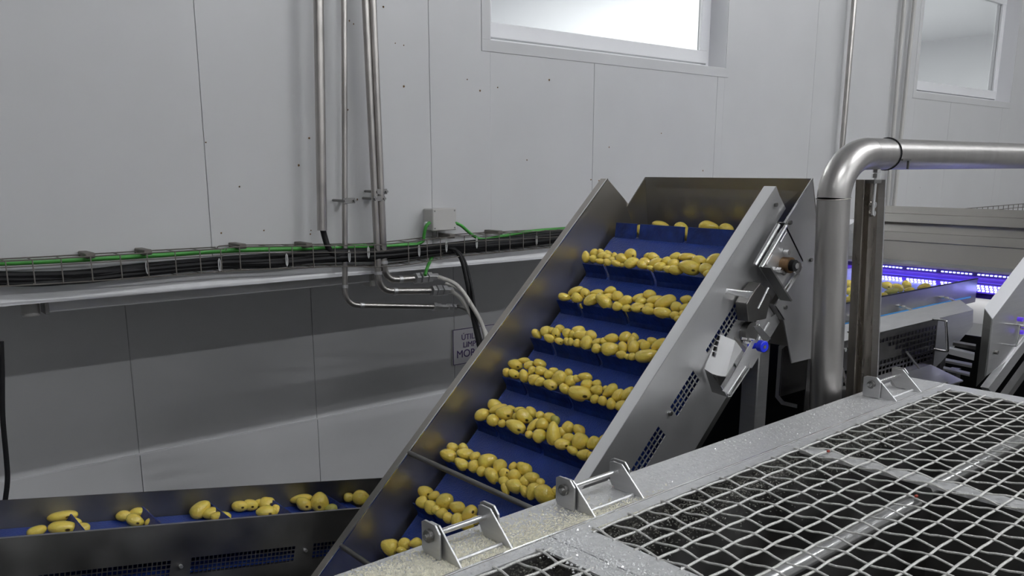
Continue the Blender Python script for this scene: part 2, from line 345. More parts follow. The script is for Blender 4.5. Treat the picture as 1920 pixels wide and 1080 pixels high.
hose('black cable coming out of the thick conduit into the tray', pp([(604, 425, 3.41), (609, 445, 3.41), (616, 465, 3.40), (628, 478, 3.40), (650, 484, 3.41), (700, 484, 3.42), (760, 480, 3.43)]), 0.013, 'black', 'cable', 'cable')
hose('green cable from the left of the junction box down to the tray', pp([(806, 417, 3.42), (799, 424, 3.42), (795, 440, 3.43), (793, 452, 3.44), (780, 459, 3.45)]), 0.008, 'green', 'cable', 'cable')
hose('green cable from the right of the junction box into the tray', pp([(852, 417, 3.42), (866, 424, 3.42), (885, 440, 3.42), (905, 449, 3.42), (940, 443, 3.42), (1000, 433, 3.42), (1060, 428, 3.43)]), 0.008, 'green', 'cable', 'cable')
hose('green cable end hanging below the tray', pp([(812, 478, 3.44), (806, 490, 3.42), (800, 505, 3.40), (797, 516, 3.38)]), 0.008, 'green', 'cable', 'cable')
hose('long green cable along the left part of the tray', pp([(-40, 495, 3.44), (100, 489, 3.44), (300, 478, 3.44), (420, 470, 3.44), (560, 466, 3.44), (640, 463, 3.44), (780, 459, 3.45)]), 0.0105, 'green', 'cable', 'cable')
# black cable bundle, cable by cable
main = [(-60, 521), (60, 522), (150, 519), (250, 509), (400, 493), (520, 487), (620, 479), (720, 476), (820, 466), (900, 460), (980, 452), (1070, 441)]
for i in range(7):
    pts = []
    for j, (x, y) in enumerate(main):
        spread = [0.9, 0.9, 0.8, 0.8, 0.75, 1.0, 0.7, 0.75, 0.7, 0.9, 1.0, 0.9][j]
        pts.append(at(x, y + (i - 3) * 3.0 * spread + math.sin(j * 1.7 + i * 2.1) * 1.4, 'Y', 3.415 + 0.012 * math.cos(i * 2.4 + j * 0.6)))
    o = hose('black power cable in the bundle lying in the wire tray', pts, 0.0115 + 0.0015 * (i % 3), 'black', 'cable', 'cable', 8, 6); o['group'] = 'black cables bundled in the tray'
hose('thin black cable sagging along the bottom of the tray', pp([(-50, 530, 3.41), (60, 525, 3.41), (200, 513, 3.41), (400, 499, 3.41), (540, 494, 3.41), (640, 489, 3.41), (740, 487, 3.41), (830, 476, 3.41)]), 0.006, 'black', 'cable', 'cable')
hose('black cable hanging down at the left edge of the frame', pp([(2, 640, 2.98), (4, 700, 2.98), (5, 780, 2.98), (12, 860, 2.98), (14, 900, 2.98), (9, 945, 2.98)]), 0.008, 'black', 'cable', 'cable')
# wire mesh cable tray
t = thing('cable_tray', 'wire mesh cable tray fixed along the white wall', 'cable tray', at(500, 490, 'Y', 3.44))
top1 = [(-60, 491), (100, 483), (250, 474), (413, 465)]; bot1 = [(-60, 537), (100, 529), (250, 519), (413, 507)]
top2 = [(415, 468), (432, 462), (560, 460), (640, 459), (700, 458), (760, 452), (820, 445), (900, 438), (980, 434), (1075, 428)]
bot2 = [(415, 506), (560, 500), (640, 498), (700, 499), (760, 494), (830, 482), (900, 474), (980, 467), (1075, 458)]
for tp, bt in ((top1, bot1), (top2, bot2)):
    for Yd, l, nm in ((3.375, tp, 0), (3.375, bt, 0), (3.47, tp, -0), (3.47, bt, 0)):
        MB().tube(smooth_path([at(x, y, 'Y', 3.42) + Vector((0, Yd - 3.42, 0)) for x, y in l], 4), 0.0026, 6).build('rail_wire', M['traywire'], t)
    mid = [((a[0] + 0), a[1] + 14) for a in tp]
    MB().tube(smooth_path([at(x, y, 'Y', 3.375) for x, y in mid], 4), 0.0020, 6).build('rail_wire', M['traywire'], t)
def interp(l, x):
    for (a, b) in zip(l, l[1:]):
        if a[0] <= x <= b[0]: return a[1] + (b[1] - a[1]) * (x - a[0]) / (b[0] - a[0])
    return l[-1][1]
for x in [5, 55, 108, 163, 218, 268, 320, 366, 405] + [440, 495, 538, 577, 618, 655, 692, 755, 790, 815, 860, 900, 925, 945, 970, 995, 1020, 1045]:
    tp, bt = (top1, bot1) if x < 413 else (top2, bot2)
    a = at(x, interp(tp, x), 'Y', 3.42); b = at(x, interp(bt, x), 'Y', 3.42)
    b.x = a.x; a.y = b.y = 3.372; c = b + Vector((0, 0.1, 0)); d = a + Vector((0, 0.1, 0))
    MB().tube([d, a, b, c], 0.0024, 6).build('cross_wire', M['traywire'], t)
for x in (168, 275, 453, 577, 845, 935):
    tp = top1 if x < 413 else top2
    a = at(x, interp(tp, x) - 1, 'Y', 3.40); MB().box(a.x - 0.016, a.x + 0.016, 3.385, 3.5, a.z - 0.012, a.z + 0.008).build('splice_clamp', M['traywire'], t, bevel=0.003)
for (x, y) in ((275, 500), (411, 497), (537, 487), (654, 480), (690, 473), (785, 470), (836, 462), (893, 455), (1005, 450)):
    a = at(x, y, 'Y', 3.385); o = MB().tube([a + Vector((math.cos(q) * 0.004, math.sin(q * 1) * 0.0 - 0.004, math.sin(q) * 0.027)) for q in [i * math.pi / 4 for i in range(9)]], 0.0024, 5).build('cable_tie', M['tie'])
    tag(o, 'pale cable tie on the black cable bundle, %s from the left' % ['first', 'second', 'third', 'fourth', 'fifth', 'sixth', 'seventh', 'eighth', 'ninth'][[275, 411, 537, 654, 690, 785, 836, 893, 1005].index(x)], 'cable tie', 'cable ties on the bundle')
# junction box
a = at(808, 392, 'Y', 3.43); b = at(852, 430, 'Y', 3.43)
t = thing('junction_box', 'small square grey junction box on the white wall', 'junction box', (a.x, 3.5, b.z))
MB().box(a.x + 0.0, b.x, 3.425, 3.5, b.z, a.z).build('box_body', M['grey_pl'], t, bevel=0.005)
MB().box(a.x - 0.002, b.x + 0.002, 3.413, 3.43, b.z - 0.002, a.z + 0.002).build('box_lid', M['grey_pl'], t, bevel=0.004)
for qx in (a.x + 0.01, b.x - 0.01):
    for qz in (a.z - 0.01, b.z + 0.01): MB().cyl((qx, 3.411, qz), (qx, 3.416, qz), 0.004, 8).build('screw', M['steel_dk'], t)
MB().cyl((a.x - 0.022, 3.45, b.z + 0.03), (a.x, 3.45, b.z + 0.03), 0.012, 12).build('cable_gland', M['white'], t)
MB().cyl((b.x, 3.45, b.z + 0.03), (b.x + 0.016, 3.45, b.z + 0.03), 0.011, 12).build('cable_gland', M['white'], t)
p = at(820, 440, 'Y', 3.44); o = MB().cyl((p.x, 3.44, p.z - 0.01), (p.x, 3.44, p.z + 0.035), 0.004, 8).build('threaded_rod', M['steel_dk']); tag(o, 'short threaded rod standing on the tray below the junction box', 'rod')
# dried specks on the wall
sp = MB()
for (x, y) in [(449, 350), (655, 39), (663, 45), (741, 81), (757, 85), (876, 149), (900, 170), (933, 164), (386, 267), (719, 13), (690, 372), (670, 374), (693, 48), (757, 162), (1318, 320), (495, 432), (1108, 337), (1123, 339), (1725, 352), (1600, 410), (582, 439), (583, 432), (652, 206), (580, 259), (415, 437), (1142, 276), (1240, 250), (988, 300), (560, 310), (700, 300), (1030, 60 + 90)]:
    c = at(x, y, 'Y', YW - 0.001); r = random.uniform(0.003, 0.006)
    sp.add([(c.x + r * math.cos(k) * random.uniform(.7, 1.3), YW - 0.0015, c.z + r * math.sin(k)) for k in range(6)] + [(c.x, YW - 0.004, c.z)], [(i, (i + 1) % 6, 6) for i in range(6)])
o = sp.build('wall_specks', M['rust'], kind='stuff'); tag(o, 'dried brown specks of splashed pulp on the white wall', 'dirt')
# sign on the lower wall
yS = YL - 0.015
s0 = at(849, 619, 'Y', yS); s1 = at(851, 685, 'Y', yS); s2 = at(928, 607, 'Y', yS)
t = thing('sign', 'white rectangular sign with dark violet lettering on the lower wall', 'sign', (s0.x, yS, s1.z))
MB().box(s0.x, s2.x + 0.02, yS, yS + 0.008, s1.z, s0.z).build('plate', M['sign'], t)
bw = 0.004; fr = MB()
for q in ((s0.x, s2.x + 0.02, s0.z - bw, s0.z), (s0.x, s2.x + 0.02, s1.z, s1.z + bw), (s0.x, s0.x + bw, s1.z, s0.z), (s2.x + 0.014, s2.x + 0.02, s1.z, s0.z)):
    fr.box(q[0], q[1], yS - 0.002, yS, q[2], q[3])
fr.build('border', M['ink'], t)
def text(s, px, py, h, par, squeeze=1.0):
    c = bpy.data.curves.new('lettering', 'FONT'); c.body = s; c.size = h; c.extrude = 0.0008;  c.materials.append(M['ink'])
    o = bpy.data.objects.new('lettering', c); COL.objects.link(o); o.parent = par
    q = at(px, py, 'Y', yS - 0.002); o.location = q - WL[par.name]; o.rotation_euler = (math.pi / 2, 0, 0); o.scale = (squeeze, 1, 1)
    bpy.context.view_layer.update(); me = bpy.data.meshes.new_from_object(o.evaluated_get(bpy.context.evaluated_depsgraph_get()))
    n = bpy.data.objects.new('lettering', me); COL.objects.link(n); n.parent = par; n.location = o.location; n.rotation_euler = o.rotation_euler; n.scale = o.scale
    bpy.data.objects.remove(o); n.name = 'lettering'
text('ÚTILES', 865, 638, 0.058, t); text('LIMPIEZA', 868, 652, 0.058, t); text('MORADO', 856, 672, 0.078, t)
# right-hand pipes and trunking on the wall
o = MB().tube([at(1607, -60, 'Y', 3.43), at(1577, 300, 'Y', 3.43), at(1560, 480, 'Y', 3.43)], 0.019, 14).build('wall_conduit', M['conduit'], smooth=True); tag(o, 'thin steel conduit on the wall behind the elbow pipe', 'pipe')
for d, lb in ((0, 'left'), (17, 'right')):
    o = MB().tube([at(1701 + d * 1.2, -60, 'Y', 3.46), at(1661 + d * 0.75, 410, 'Y', 3.46)], 0.016, 12).build('wall_tube', M['grey_pl'], smooth=True)
    tag(o, '%s one of two pale grey tubes side by side beside the right window' % lb, 'pipe')

# ================================================================== left feed conveyor (slopes down to the elevator)
B = math.radians(-10.5)
def EB(s, n, y): return Vector((s * math.cos(B) - n * math.sin(B), y, s * math.sin(B) + n * math.cos(B)))
def perf(frame, y0, y1, sr, nr, holes, keep=lambda s, n: True):
    S = sorted(set([round(v, 5) for v in list(sr) + [h for q in holes for h in q[:2]]]))
    N = sorted(set([round(v, 5) for v in list(nr) + [h for q in holes for h in q[2:]]]))
    def solid(i, j):
        if i < 0 or j < 0 or i >= len(S) - 1 or j >= len(N) - 1: return False
        s, n = (S[i] + S[i + 1]) / 2, (N[j] + N[j + 1]) / 2
        return keep(s, n) and not any(h[0] < s < h[1] and h[2] < n < h[3] for h in holes)
    grid = [[solid(i, j) for j in range(len(N) - 1)] for i in range(len(S) - 1)]
    g = lambda i, j: 0 <= i < len(S) - 1 and 0 <= j < len(N) - 1 and grid[i][j]
    mb = MB(); ids = {}
    def vid(i, j, k):
        if (i, j, k) not in ids:
            ids[(i, j, k)] = len(mb.v); mb.v.append(tuple(frame(S[i], N[j], (y0, y1)[k])))
        return ids[(i, j, k)]
    for i in range(len(S) - 1):
        for j in range(len(N) - 1):
            if not grid[i][j]: continue
            for k in (0, 1): mb.f.append((vid(i, j, k), vid(i + 1, j, k), vid(i + 1, j + 1, k), vid(i, j + 1, k)))
            if not g(i - 1, j): mb.f.append((vid(i, j, 0), vid(i, j + 1, 0), vid(i, j + 1, 1), vid(i, j, 1)))
            if not g(i + 1, j): mb.f.append((vid(i + 1, j, 0), vid(i + 1, j + 1, 0), vid(i + 1, j + 1, 1), vid(i + 1, j, 1)))
            if not g(i, j - 1): mb.f.append((vid(i, j, 0), vid(i + 1, j, 0), vid(i + 1, j, 1), vid(i, j, 1)))
            if not g(i, j + 1): mb.f.append((vid(i, j + 1, 0), vid(i + 1, j + 1, 0), vid(i + 1, j + 1, 1), vid(i, j + 1, 1)))
    return mb
def holes(s0, s1, n0, n1, ps, pn, web=0.003, cond=lambda i, j: True):
    out = []; i = 0
    ns = round((s1 - s0) / ps); nn = round((n1 - n0) / pn)
    for i in range(ns):
        for j in range(nn):
            if cond(i, j): out.append((s0 + i * ps + web / 2, s0 + (i + 1) * ps - web / 2, n0 + j * pn + web / 2, n0 + (j + 1) * pn - web / 2))
    return out
FY0, FY1 = 2.60, 2.95
t = thing('feed_conveyor', 'low sloping steel conveyor with blue belt carrying sparse potatoes', 'conveyor', EB(0.9, -1.5, 2.78))
hh = holes(0.54, 0.975, -1.1005, -1.0425, 0.0145, 0.0145) + holes(1.037, 1.4, -1.0985, -1.0405, 0.0145, 0.0145) + holes(1.467, 1.83, -1.0965, -1.0385, 0.0145, 0.0145)
perf(EB, FY0 - 0.003, FY0, (0.0, 1.75), (-1.35, -0.926), hh).build('side_guard', M['steel_dk'], t)
MB().prism([EB(0.0, -0.926, FY0), EB(1.75, -0.926, FY0), EB(1.75, -0.929, FY0), EB(0.0, -0.929, FY0)], (0, 0.012, 0)).build('guard_lip', M['steel'], t)
MB().prism([EB(0.54, -0.926, FY1), EB(2.0, -0.926, FY1), EB(2.0, -1.3, FY1), EB(0.54, -1.3, FY1)], (0, 0.004, 0)).build('side_guard', M['steel_dk'], t)
MB().prism([EB(0.3, -0.965, FY1), EB(0.54, -0.965, FY1), EB(0.54, -1.3, FY1), EB(0.3, -1.3, FY1)], (0, 0.004, 0)).build('side_guard', M['steel_dk'], t)
MB().prism([EB(0.0, -1.018, FY0 + 0.012), EB(1.8, -1.018, FY0 + 0.012), EB(1.8, -1.03, FY0 + 0.012), EB(0, -1.03, FY0 + 0.012)], (0, FY1 - FY0 - 0.016, 0)).build('belt', M['belt'], t)
MB().prism([EB(0.0, -1.085, FY0 + 0.012), EB(1.8, -1.085, FY0 + 0.012), EB(1.8, -1.097, FY0 + 0.012), EB(0, -1.097, FY0 + 0.012)], (0, FY1 - FY0 - 0.016, 0)).build('belt', M['belt'], t)
s_ref = at(290, 969, 'Y', 2.78); s1_ = s_ref.x * math.cos(B) + s_ref.z * math.sin(B)
for k in range(-3, 4):
    s = s1_ + 0.232 * k
    MB().prism([EB(s - 0.012, -1.018, FY0 + 0.02), EB(s + 0.004, -1.018, FY0 + 0.02), EB(s + 0.012, -0.972, FY0 + 0.02), EB(s + 0.007, -0.972, FY0 + 0.02)], (0, FY1 - FY0 - 0.034, 0)).build('cleat', M['cleat'], t)
for s, n in ((1.005, -1.065), (1.437, -1.06)):
    p = EB(s, n, FY0 - 0.003); MB().cyl(p, p + Vector((0, -0.01, 0)), 0.006, 8).build('bolt', M['steel'], t)
for s in (0.3, 1.2):
    p = EB(s, -1.34, 2.7); MB().box(p.x, p.x + 0.06, 2.68, 2.74, -H, p.z).build('leg', M['steel_dk'], t)

# ================================================================== the inclined cleated elevator
A = math.radians(44); cA, sA = math.cos(A), math.sin(A)
def E(s, n, y): return Vector((s * cA - n * sA, y, s * sA + n * cA))
NB = -1.93; NT = -1.756; YR, YLF = 1.67, 2.40
el = thing('inclined_conveyor', 'steep steel elevator conveyor with blue cleated belt lifting rows of potatoes', 'conveyor', (1.4, 2.03, -H))
def eprism(poly, y0, y1): return MB().prism([E(s, n, y0) for s, n in poly], (0, y1 - y0, 0))
# near side panel with perforated grids
pz = 0.0185
hh = holes(0.698, 0.864, NT - 0.189, NT - 0.1335, 0.0182, pz, 0.0028, ) + holes(0.932, 1.079, NT - 0.189, NT - 0.1335, 0.0182, pz, 0.0028) + \
     holes(1.156, 1.374, NT - 0.189, NT - 0.1335, 0.0182, pz, 0.0028, lambda i, j: j == 2 or i > 4)
perf(E, 1.625, 1.629, (-0.45, 1.47, 1.655, 1.737), (-2.10, -2.04, -1.855, NT), hh,
     lambda s, n: (s < 1.47) or (s < 1.655 and n > -2.04) or n > -1.855).build('side_panel', M['panel_st'], el)
eprism([(-0.45, NT), (1.737, NT), (1.737, NT + 0.003), (-0.45, NT + 0.003)], 1.622, YR - 0.004).build('top_flange', M['flange_lit'], el)
eprism([(-0.45, NT + 0.003), (1.737, NT + 0.003), (1.733, NT - 0.030), (-0.45, NT - 0.030)], 1.6205, 1.6235).build('flange_lip', M['panel_st'], el)
eprism([(-0.45, NT), (1.737, NT), (1.727, -1.85), (1.655, -1.87), (1.64, -1.884), (-0.45, -1.884)], YR - 0.003, YR).build('inner_liner', M['steel_in'], el)
# far side panel
eprism([(-0.45, NT), (1.765, NT), (1.785, -1.91), (1.72, -2.05), (-0.45, -2.10)], YLF, YLF + 0.004).build('side_panel', M['steel_in'], el)
eprism([(-0.45, NT), (1.765, NT), (1.765, NT - 0.003), (-0.45, NT - 0.003)], YLF, YLF + 0.036).build('top_flange', M['steel_in'], el)
eprism([(-0.45, NT - 0.002), (1.765, NT - 0.002), (1.765, NT + 0.002), (-0.45, NT + 0.002)], YLF - 0.003, YLF + 0.003).build('edge_bead', M['steel_hi'], el)
# belt loop
loop = []; rc = 0.058
for i in range(13):
    a = math.pi / 2 - math.pi * i / 12; loop.append((1.60 + rc * math.cos(a), NB - rc + rc * math.sin(a)))
for i in range(13):
    a = -math.pi / 2 - math.pi * i / 12; loop.append((-0.35 + rc * math.cos(a), NB - rc + rc * math.sin(a)))
eprism(loop, YR + 0.018, 2.378).build('belt', M['belt'], el, smooth=True)
cut = [at(x, y, 'X', 2.52).y for x, y in ((1157, 419), (1195, 421), (1202, 421), (1285, 427), (1292, 428))]
segs = [(cut[1], 2.37), (cut[3], cut[2]), (YR + 0.022, cut[4])]
TIPS = [1.428, 1.241, 1.055, 0.868, 0.680, 0.493, 0.306, 0.119, -0.068]
for k, s in enumerate(TIPS):
    for y0, y1 in segs:
        eprism([(s - 0.022, NB), (s - 0.012, NB), (s - 0.004, NB + 0.014), (s, NB + 0.035), (s + 0.003, NB + 0.054), (s - 0.001, NB + 0.054), (s - 0.006, NB + 0.035), (s - 0.011, NB + 0.016)], y0, y1).build('cleat', M['cleat'], el)
for y0, y1 in segs:   # the cleat turning over the head pulley
    eprism([(1.618, NB - 0.004), (1.630, NB - 0.006), (1.668, NB + 0.030), (1.664, NB + 0.033)], y0, y1).build('cleat', M['cleat'], el)
MB().cyl(E(1.6, NB - rc, 1.56), E(1.6, NB - rc, 2.43), 0.02, 16).build('head_shaft', M['steel_hi'], el, smooth=True)
# tie bars across the panels
for s, n, r in ((0.434, NT - 0.004, 0.009), (0.05, NT - 0.004, 0.009)):
    MB().tube([E(s, n, YR), E(s, n, YLF)], r, 10).build('cross_bar', M['steel_dk'], el, smooth=True)
# frame under the belt, legs
eprism([(-0.4, -2.115), (1.46, -2.115), (1.46, -2.165), (-0.4, -2.165)], 1.66, 1.70).build('lower_beam', M['steel'], el, bevel=0.002)
eprism([(0.3, -2.10), (1.22, -2.10), (1.22, -2.128), (0.3, -2.128)], 1.63, 1.66).build('slide_rail', M['steel_dk'], el)
eprism([(-0.4, -2.115), (1.46, -2.115), (1.46, -2.165), (-0.4, -2.165)], 2.36, 2.40).build('lower_beam', M['steel'], el, bevel=0.002)
p = at(1424, 670, 'Y', 1.72)
MB().box(p.x - 0.03, p.x + 0.035, 1.70, 1.77, -H, p.z + 0.05).build('leg', M['steel'], el, bevel=0.004)
MB().box(p.x - 0.03, p.x + 0.035, 2.33, 2.40, -H, p.z + 0.05).build('leg', M['steel'], el, bevel=0.004)
MB().box(0.1, 0.17, 1.70, 1.76, -H, -1.6).build('leg', M['steel'], el, bevel=0.004)
MB().box(0.1, 0.17, 2.33, 2.39, -H, -1.6).build('leg', M['steel'], el, bevel=0.004)
for s, n in ((0.918, -1.903), (1.70, -1.80), (0.2, -1.9)):
    MB().cyl(E(s, n, 1.617), E(s, n, 1.626), 0.007, 10).build('bolt', M['steel_dk'], el)
# bearing take-up plate at the head
bp = eprism([(1.478, -1.852), (1.640, -1.846), (1.655, -1.862), (1.655, -2.03), (1.49, -2.03)], 1.585, 1.589).build('bearing_plate', M['steel'], el)
def rod(a, b, y, r, nm='guide_rod', m='steel_hi', par=el): MB().tube([E(a[0], a[1], y), E(b[0], b[1], y)], r, 8).build(nm, M[m], par, smooth=True)
rod((1.470, -1.835), (1.640, -1.828), 1.592, 0.0075); rod((1.478, -1.855), (1.655, -1.848), 1.580, 0.0065)
rod((1.600, -1.868), (1.645, -1.867), 1.582, 0.005); rod((1.502, -1.868), (1.545, -1.868), 1.582, 0.005); rod((1.50, -2.012), (1.60, -2.02), 1.575, 0.008)
eprism([(1.478, -1.852), (1.484, -1.852), (1.496, -2.03), (1.490, -2.03)], 1.545, 1.589).build('plate_lip', M['steel_dk'], bp)
c0 = E(1.572, -1.945, 1.585)
MB().cyl(c0, c0 + Vector((0, -0.030, 0)), 0.026, 24).build('bearing_housing', M['rust'], bp, smooth=True)
MB().cyl(c0 + Vector((0, -0.03, 0)), c0 + Vector((0, -0.046, 0)), 0.019, 20).build('bearing_collar', M['black'], bp, smooth=True)
MB().cyl(c0 + Vector((0, -0.046, 0)), c0 + Vector((0, -0.052, 0)), 0.010, 12).build('shaft_end', M['steel_hi'], bp, smooth=True)
for s, n in ((1.535, -1.93), (1.60, -1.915)):
    MB().tube([E(s, n, 1.583), E(s, n, 1.565)], 0.009, 6).build('nut', M['steel_hi'], bp)
MB().tube([E(1.535, -1.925, 1.575), E(1.545, -1.955, 1.57)], 0.009, 8).build('grease_fitting', M['steel_dk'], bp)
# little bright shelf bracket and dark drum guard under the plate
q = [at(1362, 541, 'Y', 1.625), at(1413, 547, 'Y', 1.56), at(1404, 557, 'Y', 1.56), at(1360, 549, 'Y', 1.625)]
MB().prism(q, (0, 0.0, -0.003)).build('shelf_bracket', M['steel_hi'], el)
MB().prism([at(x, y, 'Y', 1.575) for x, y in ((1412, 549), (1427, 530), (1446, 556), (1437, 598), (1404, 604), (1400, 570))], (0, 0.045, 0)).build('guard_box', M['guard_dk'], el, bevel=0.002)
MB().cyl(E(1.33, -2.01, 1.60), E(1.33, -2.01, 1.66), 0.035, 20).build('drum', M['steel_dk'], el, smooth=True)
eprism([(1.22, -2.02), (1.45, -2.02), (1.45, -2.105), (1.22, -2.105)], 1.618, 1.622).build('gusset_plate', M['steel'], el)
rod((1.36, -1.915), (1.44, -1.905), 1.555, 0.004); rod((1.385, -2.01), (1.47, -2.0), 1.61, 0.004); rod((1.33, -2.035), (1.38, -2.03), 1.61, 0.004)
rod((1.345, -2.07), (1.42, -2.07), 1.61, 0.0045)
MB().prism([at(1412, 612, 'Y', 1.57), at(1425, 611, 'Y', 1.57), at(1447, 636, 'Y', 1.57), at(1433, 640, 'Y', 1.57)], (0, 0.003, 0)).build('tab_plate', M['steel_hi'], el, bevel=0.001)
MB().prism([at(1440, 600, 'Y', 1.62), at(1455, 588, 'Y', 1.62), at(1462, 604, 'Y', 1.62), at(1410, 690, 'Y', 1.62), at(1395, 690, 'Y', 1.62)], (0, 0.004, 0)).build('gusset_plate', M['steel'], el)
# shiny folded sensor cover on the near panel, with a blue knob
sc_ = thing('spray_cover', 'shiny folded steel cover with blue knob bolted to elevator side', 'cover', at(1360, 690, 'Y', 1.6))
def cv(x, y, Y): return at(x, y, 'Y', Y)
def plate(pts, nm, m='steel_hi', th=0.003):
    p = [Vector(q) for q in pts]; n = (p[1] - p[0]).cross(p[2] - p[0]).normalized() * th
    return MB().prism(p, n).build(nm, M[m], sc_)
plate([cv(1349, 627, 1.622), cv(1321, 692, 1.622), cv(1337, 702, 1.58), cv(1366, 634, 1.58)], 'side_fold')
plate([cv(1366, 634, 1.58), cv(1337, 702, 1.58), cv(1352, 706, 1.545), cv(1380, 640, 1.545)], 'cover_face')
plate([cv(1380, 640, 1.545), cv(1352, 706, 1.545), cv(1362, 706, 1.525), cv(1392, 656, 1.525)], 'cover_face')
plate([cv(1376, 633, 1.58), cv(1379, 640, 1.55), cv(1393, 662, 1.53), cv(1402, 656, 1.58)], 'end_fold', 'steel_in')
plate([cv(1337, 702, 1.60), cv(1350, 726, 1.60), cv(1362, 706, 1.55), cv(1345, 704, 1.55)], 'end_fold', 'steel_dk')
plate([cv(1416, 637, 1.53), cv(1408, 640, 1.53), cv(1354, 733, 1.53), cv(1368, 740, 1.53)], 'front_lip', 'steel')
plate([cv(1321, 692, 1.618), cv(1337, 702, 1.60), cv(1365, 745, 1.58), cv(1335, 735, 1.618)], 'base_fold', 'steel')
MB().tube([cv(1406, 680, 1.52), cv(1404, 692, 1.52), cv(1370, 743, 1.52), cv(1365, 744, 1.52), cv(1364, 739, 1.52), cv(1398, 687, 1.52)], 0.0025, 6).build('edge_wire', M['steel_hi'], sc_)
for (x, y) in ((1390, 634), (1404, 636), (1394, 641)): 
    MB().tube([cv(x, y, 1.56), cv(x + 10, y + 2, 1.55)], 0.005, 8).build('hinge_pin', M['steel_hi'], sc_)
kc = cv(1424, 648, 1.53)
kb = MB().cyl(kc, kc + Vector((-0.004, -0.022, 0.0)), 0.0185, 20).build('knob', M['bluek'], sc_, smooth=True, bevel=0.002)
MB().cyl(kc + Vector((-0.004, -0.022, 0)), kc + Vector((-0.0042, -0.0235, 0)), 0.006, 10).build('knob_screw', M['steel_dk'], kb)
MB().cyl(kc + Vector((-0.02, 0.03, -0.004)), kc, 0.009, 10).build('knob_stem', M['bluek'], sc_)
# discharge hood at the head
hd = thing('discharge_hood', 'tall steel hood around the top end of the elevator', 'hood', (2.7, 2.0, -0.5))
yh = 1.60
def hp(x, z, y=yh): return Vector((x, y, z))
npoly = [hp(2.644, -.031), hp(2.494, -.173), hp(2.622, -.307), hp(2.617, -.325), hp(2.47, -.442), hp(2.533, -.5), hp(2.60, -.66), hp(2.86, -.66), hp(2.78, -.45)]
MB().prism(npoly, (0, 0.004, 0)).build('side_plate', M['panel_st'], hd)
# returned edge, its shadow put in as darker steel
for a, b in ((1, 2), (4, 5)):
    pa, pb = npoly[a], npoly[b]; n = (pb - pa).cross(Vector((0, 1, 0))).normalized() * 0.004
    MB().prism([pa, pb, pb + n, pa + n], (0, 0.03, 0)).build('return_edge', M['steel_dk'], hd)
for a, b in ((0, 1), (3, 4)):
    MB().tube([npoly[a] + Vector((0, -0.001, 0)), npoly[b] + Vector((0, -0.001, 0))], 0.003, 6).build('edge_bead', M['steel_hi'], hd)
fpoly = [hp(2.644, -.031, 2.337), hp(2.60, -.17, 2.41), hp(2.60, -.5, 2.41), hp(2.80, -.66, 2.41), hp(2.80, -.45, 2.38)]
MB().add([p for p in fpoly] + [p + Vector((0, 0.004, 0)) for p in fpoly], [(0, 1, 2, 3, 4), (9, 8, 7, 6, 5), (0, 5, 6, 1), (1, 6, 7, 2), (2, 7, 8, 3), (3, 8, 9, 4), (4, 9, 5, 0)]).build('side_plate', M['steel_in'], hd)
MB().prism([hp(2.644, -.031, yh), hp(2.644, -.031, 2.34), hp(2.80, -.66, 2.41), hp(2.86, -.66, yh)], (0.004, 0, 0)).build('back_plate', M['steel_in'], hd)
for x, y in ((1480, 417), (1519, 487), (1471, 576)):
    q = at(x, y, 'Y', yh); MB().cyl(q, q + Vector((0, -0.008, 0)), 0.007, 10).build('bolt', M['steel_dk'], hd)

# ================================================================== potatoes
def potato_mesh(seed, m, nm):
    bm = bmesh.new(); bmesh.ops.create_icosphere(bm, subdivisions=3, radius=1)
    off = Vector((seed * 7.3, seed * 3.1, seed * 1.7)); taper = ((seed * 37) % 10 - 5) / 5 * 0.16; bendy = ((seed * 53) % 10 - 5) / 5 * 0.12
    for v in bm.verts:
        p = v.co.copy(); d = 1 + 0.13 * noise.noise(p * 0.9 + off) + 0.035 * noise.noise(p * 2.6 + off)
        q = p * d; q.y *= 1 + taper * p.x; q.z *= 1 + taper * p.x; q.z += bendy * (p.x ** 2 - 0.3)
        v.co = q
    me = bpy.data.meshes.new(nm); bm.to_mesh(me); bm.free(); me.materials.append(m); me.shade_smooth(); return me
PM = [potato_mesh(i, M['potato'], 'potato') for i in range(12)]
PS = [potato_mesh(i + 20, M['potato_spot'], 'potato') for i in range(5)]
PG = [potato_mesh(40, M['potato_green'], 'potato')]
ORD = ['first', 'second', 'third', 'fourth', 'fifth', 'sixth', 'seventh', 'eighth', 'ninth', 'tenth', 'eleventh', 'twelfth', 'thirteenth', 'fourteenth', 'fifteenth', 'sixteenth', 'seventeenth', 'eighteenth', 'nineteenth', 'twentieth', 'twenty-first', 'twenty-second', 'twenty-third', 'twenty-fourth', 'twenty-fifth', 'twenty-sixth', 'twenty-seventh', 'twenty-eighth', 'twenty-ninth', 'thirtieth', 'thirty-first', 'thirty-second', 'thirty-third', 'thirty-fourth', 'thirty-fifth', 'thirty-sixth']
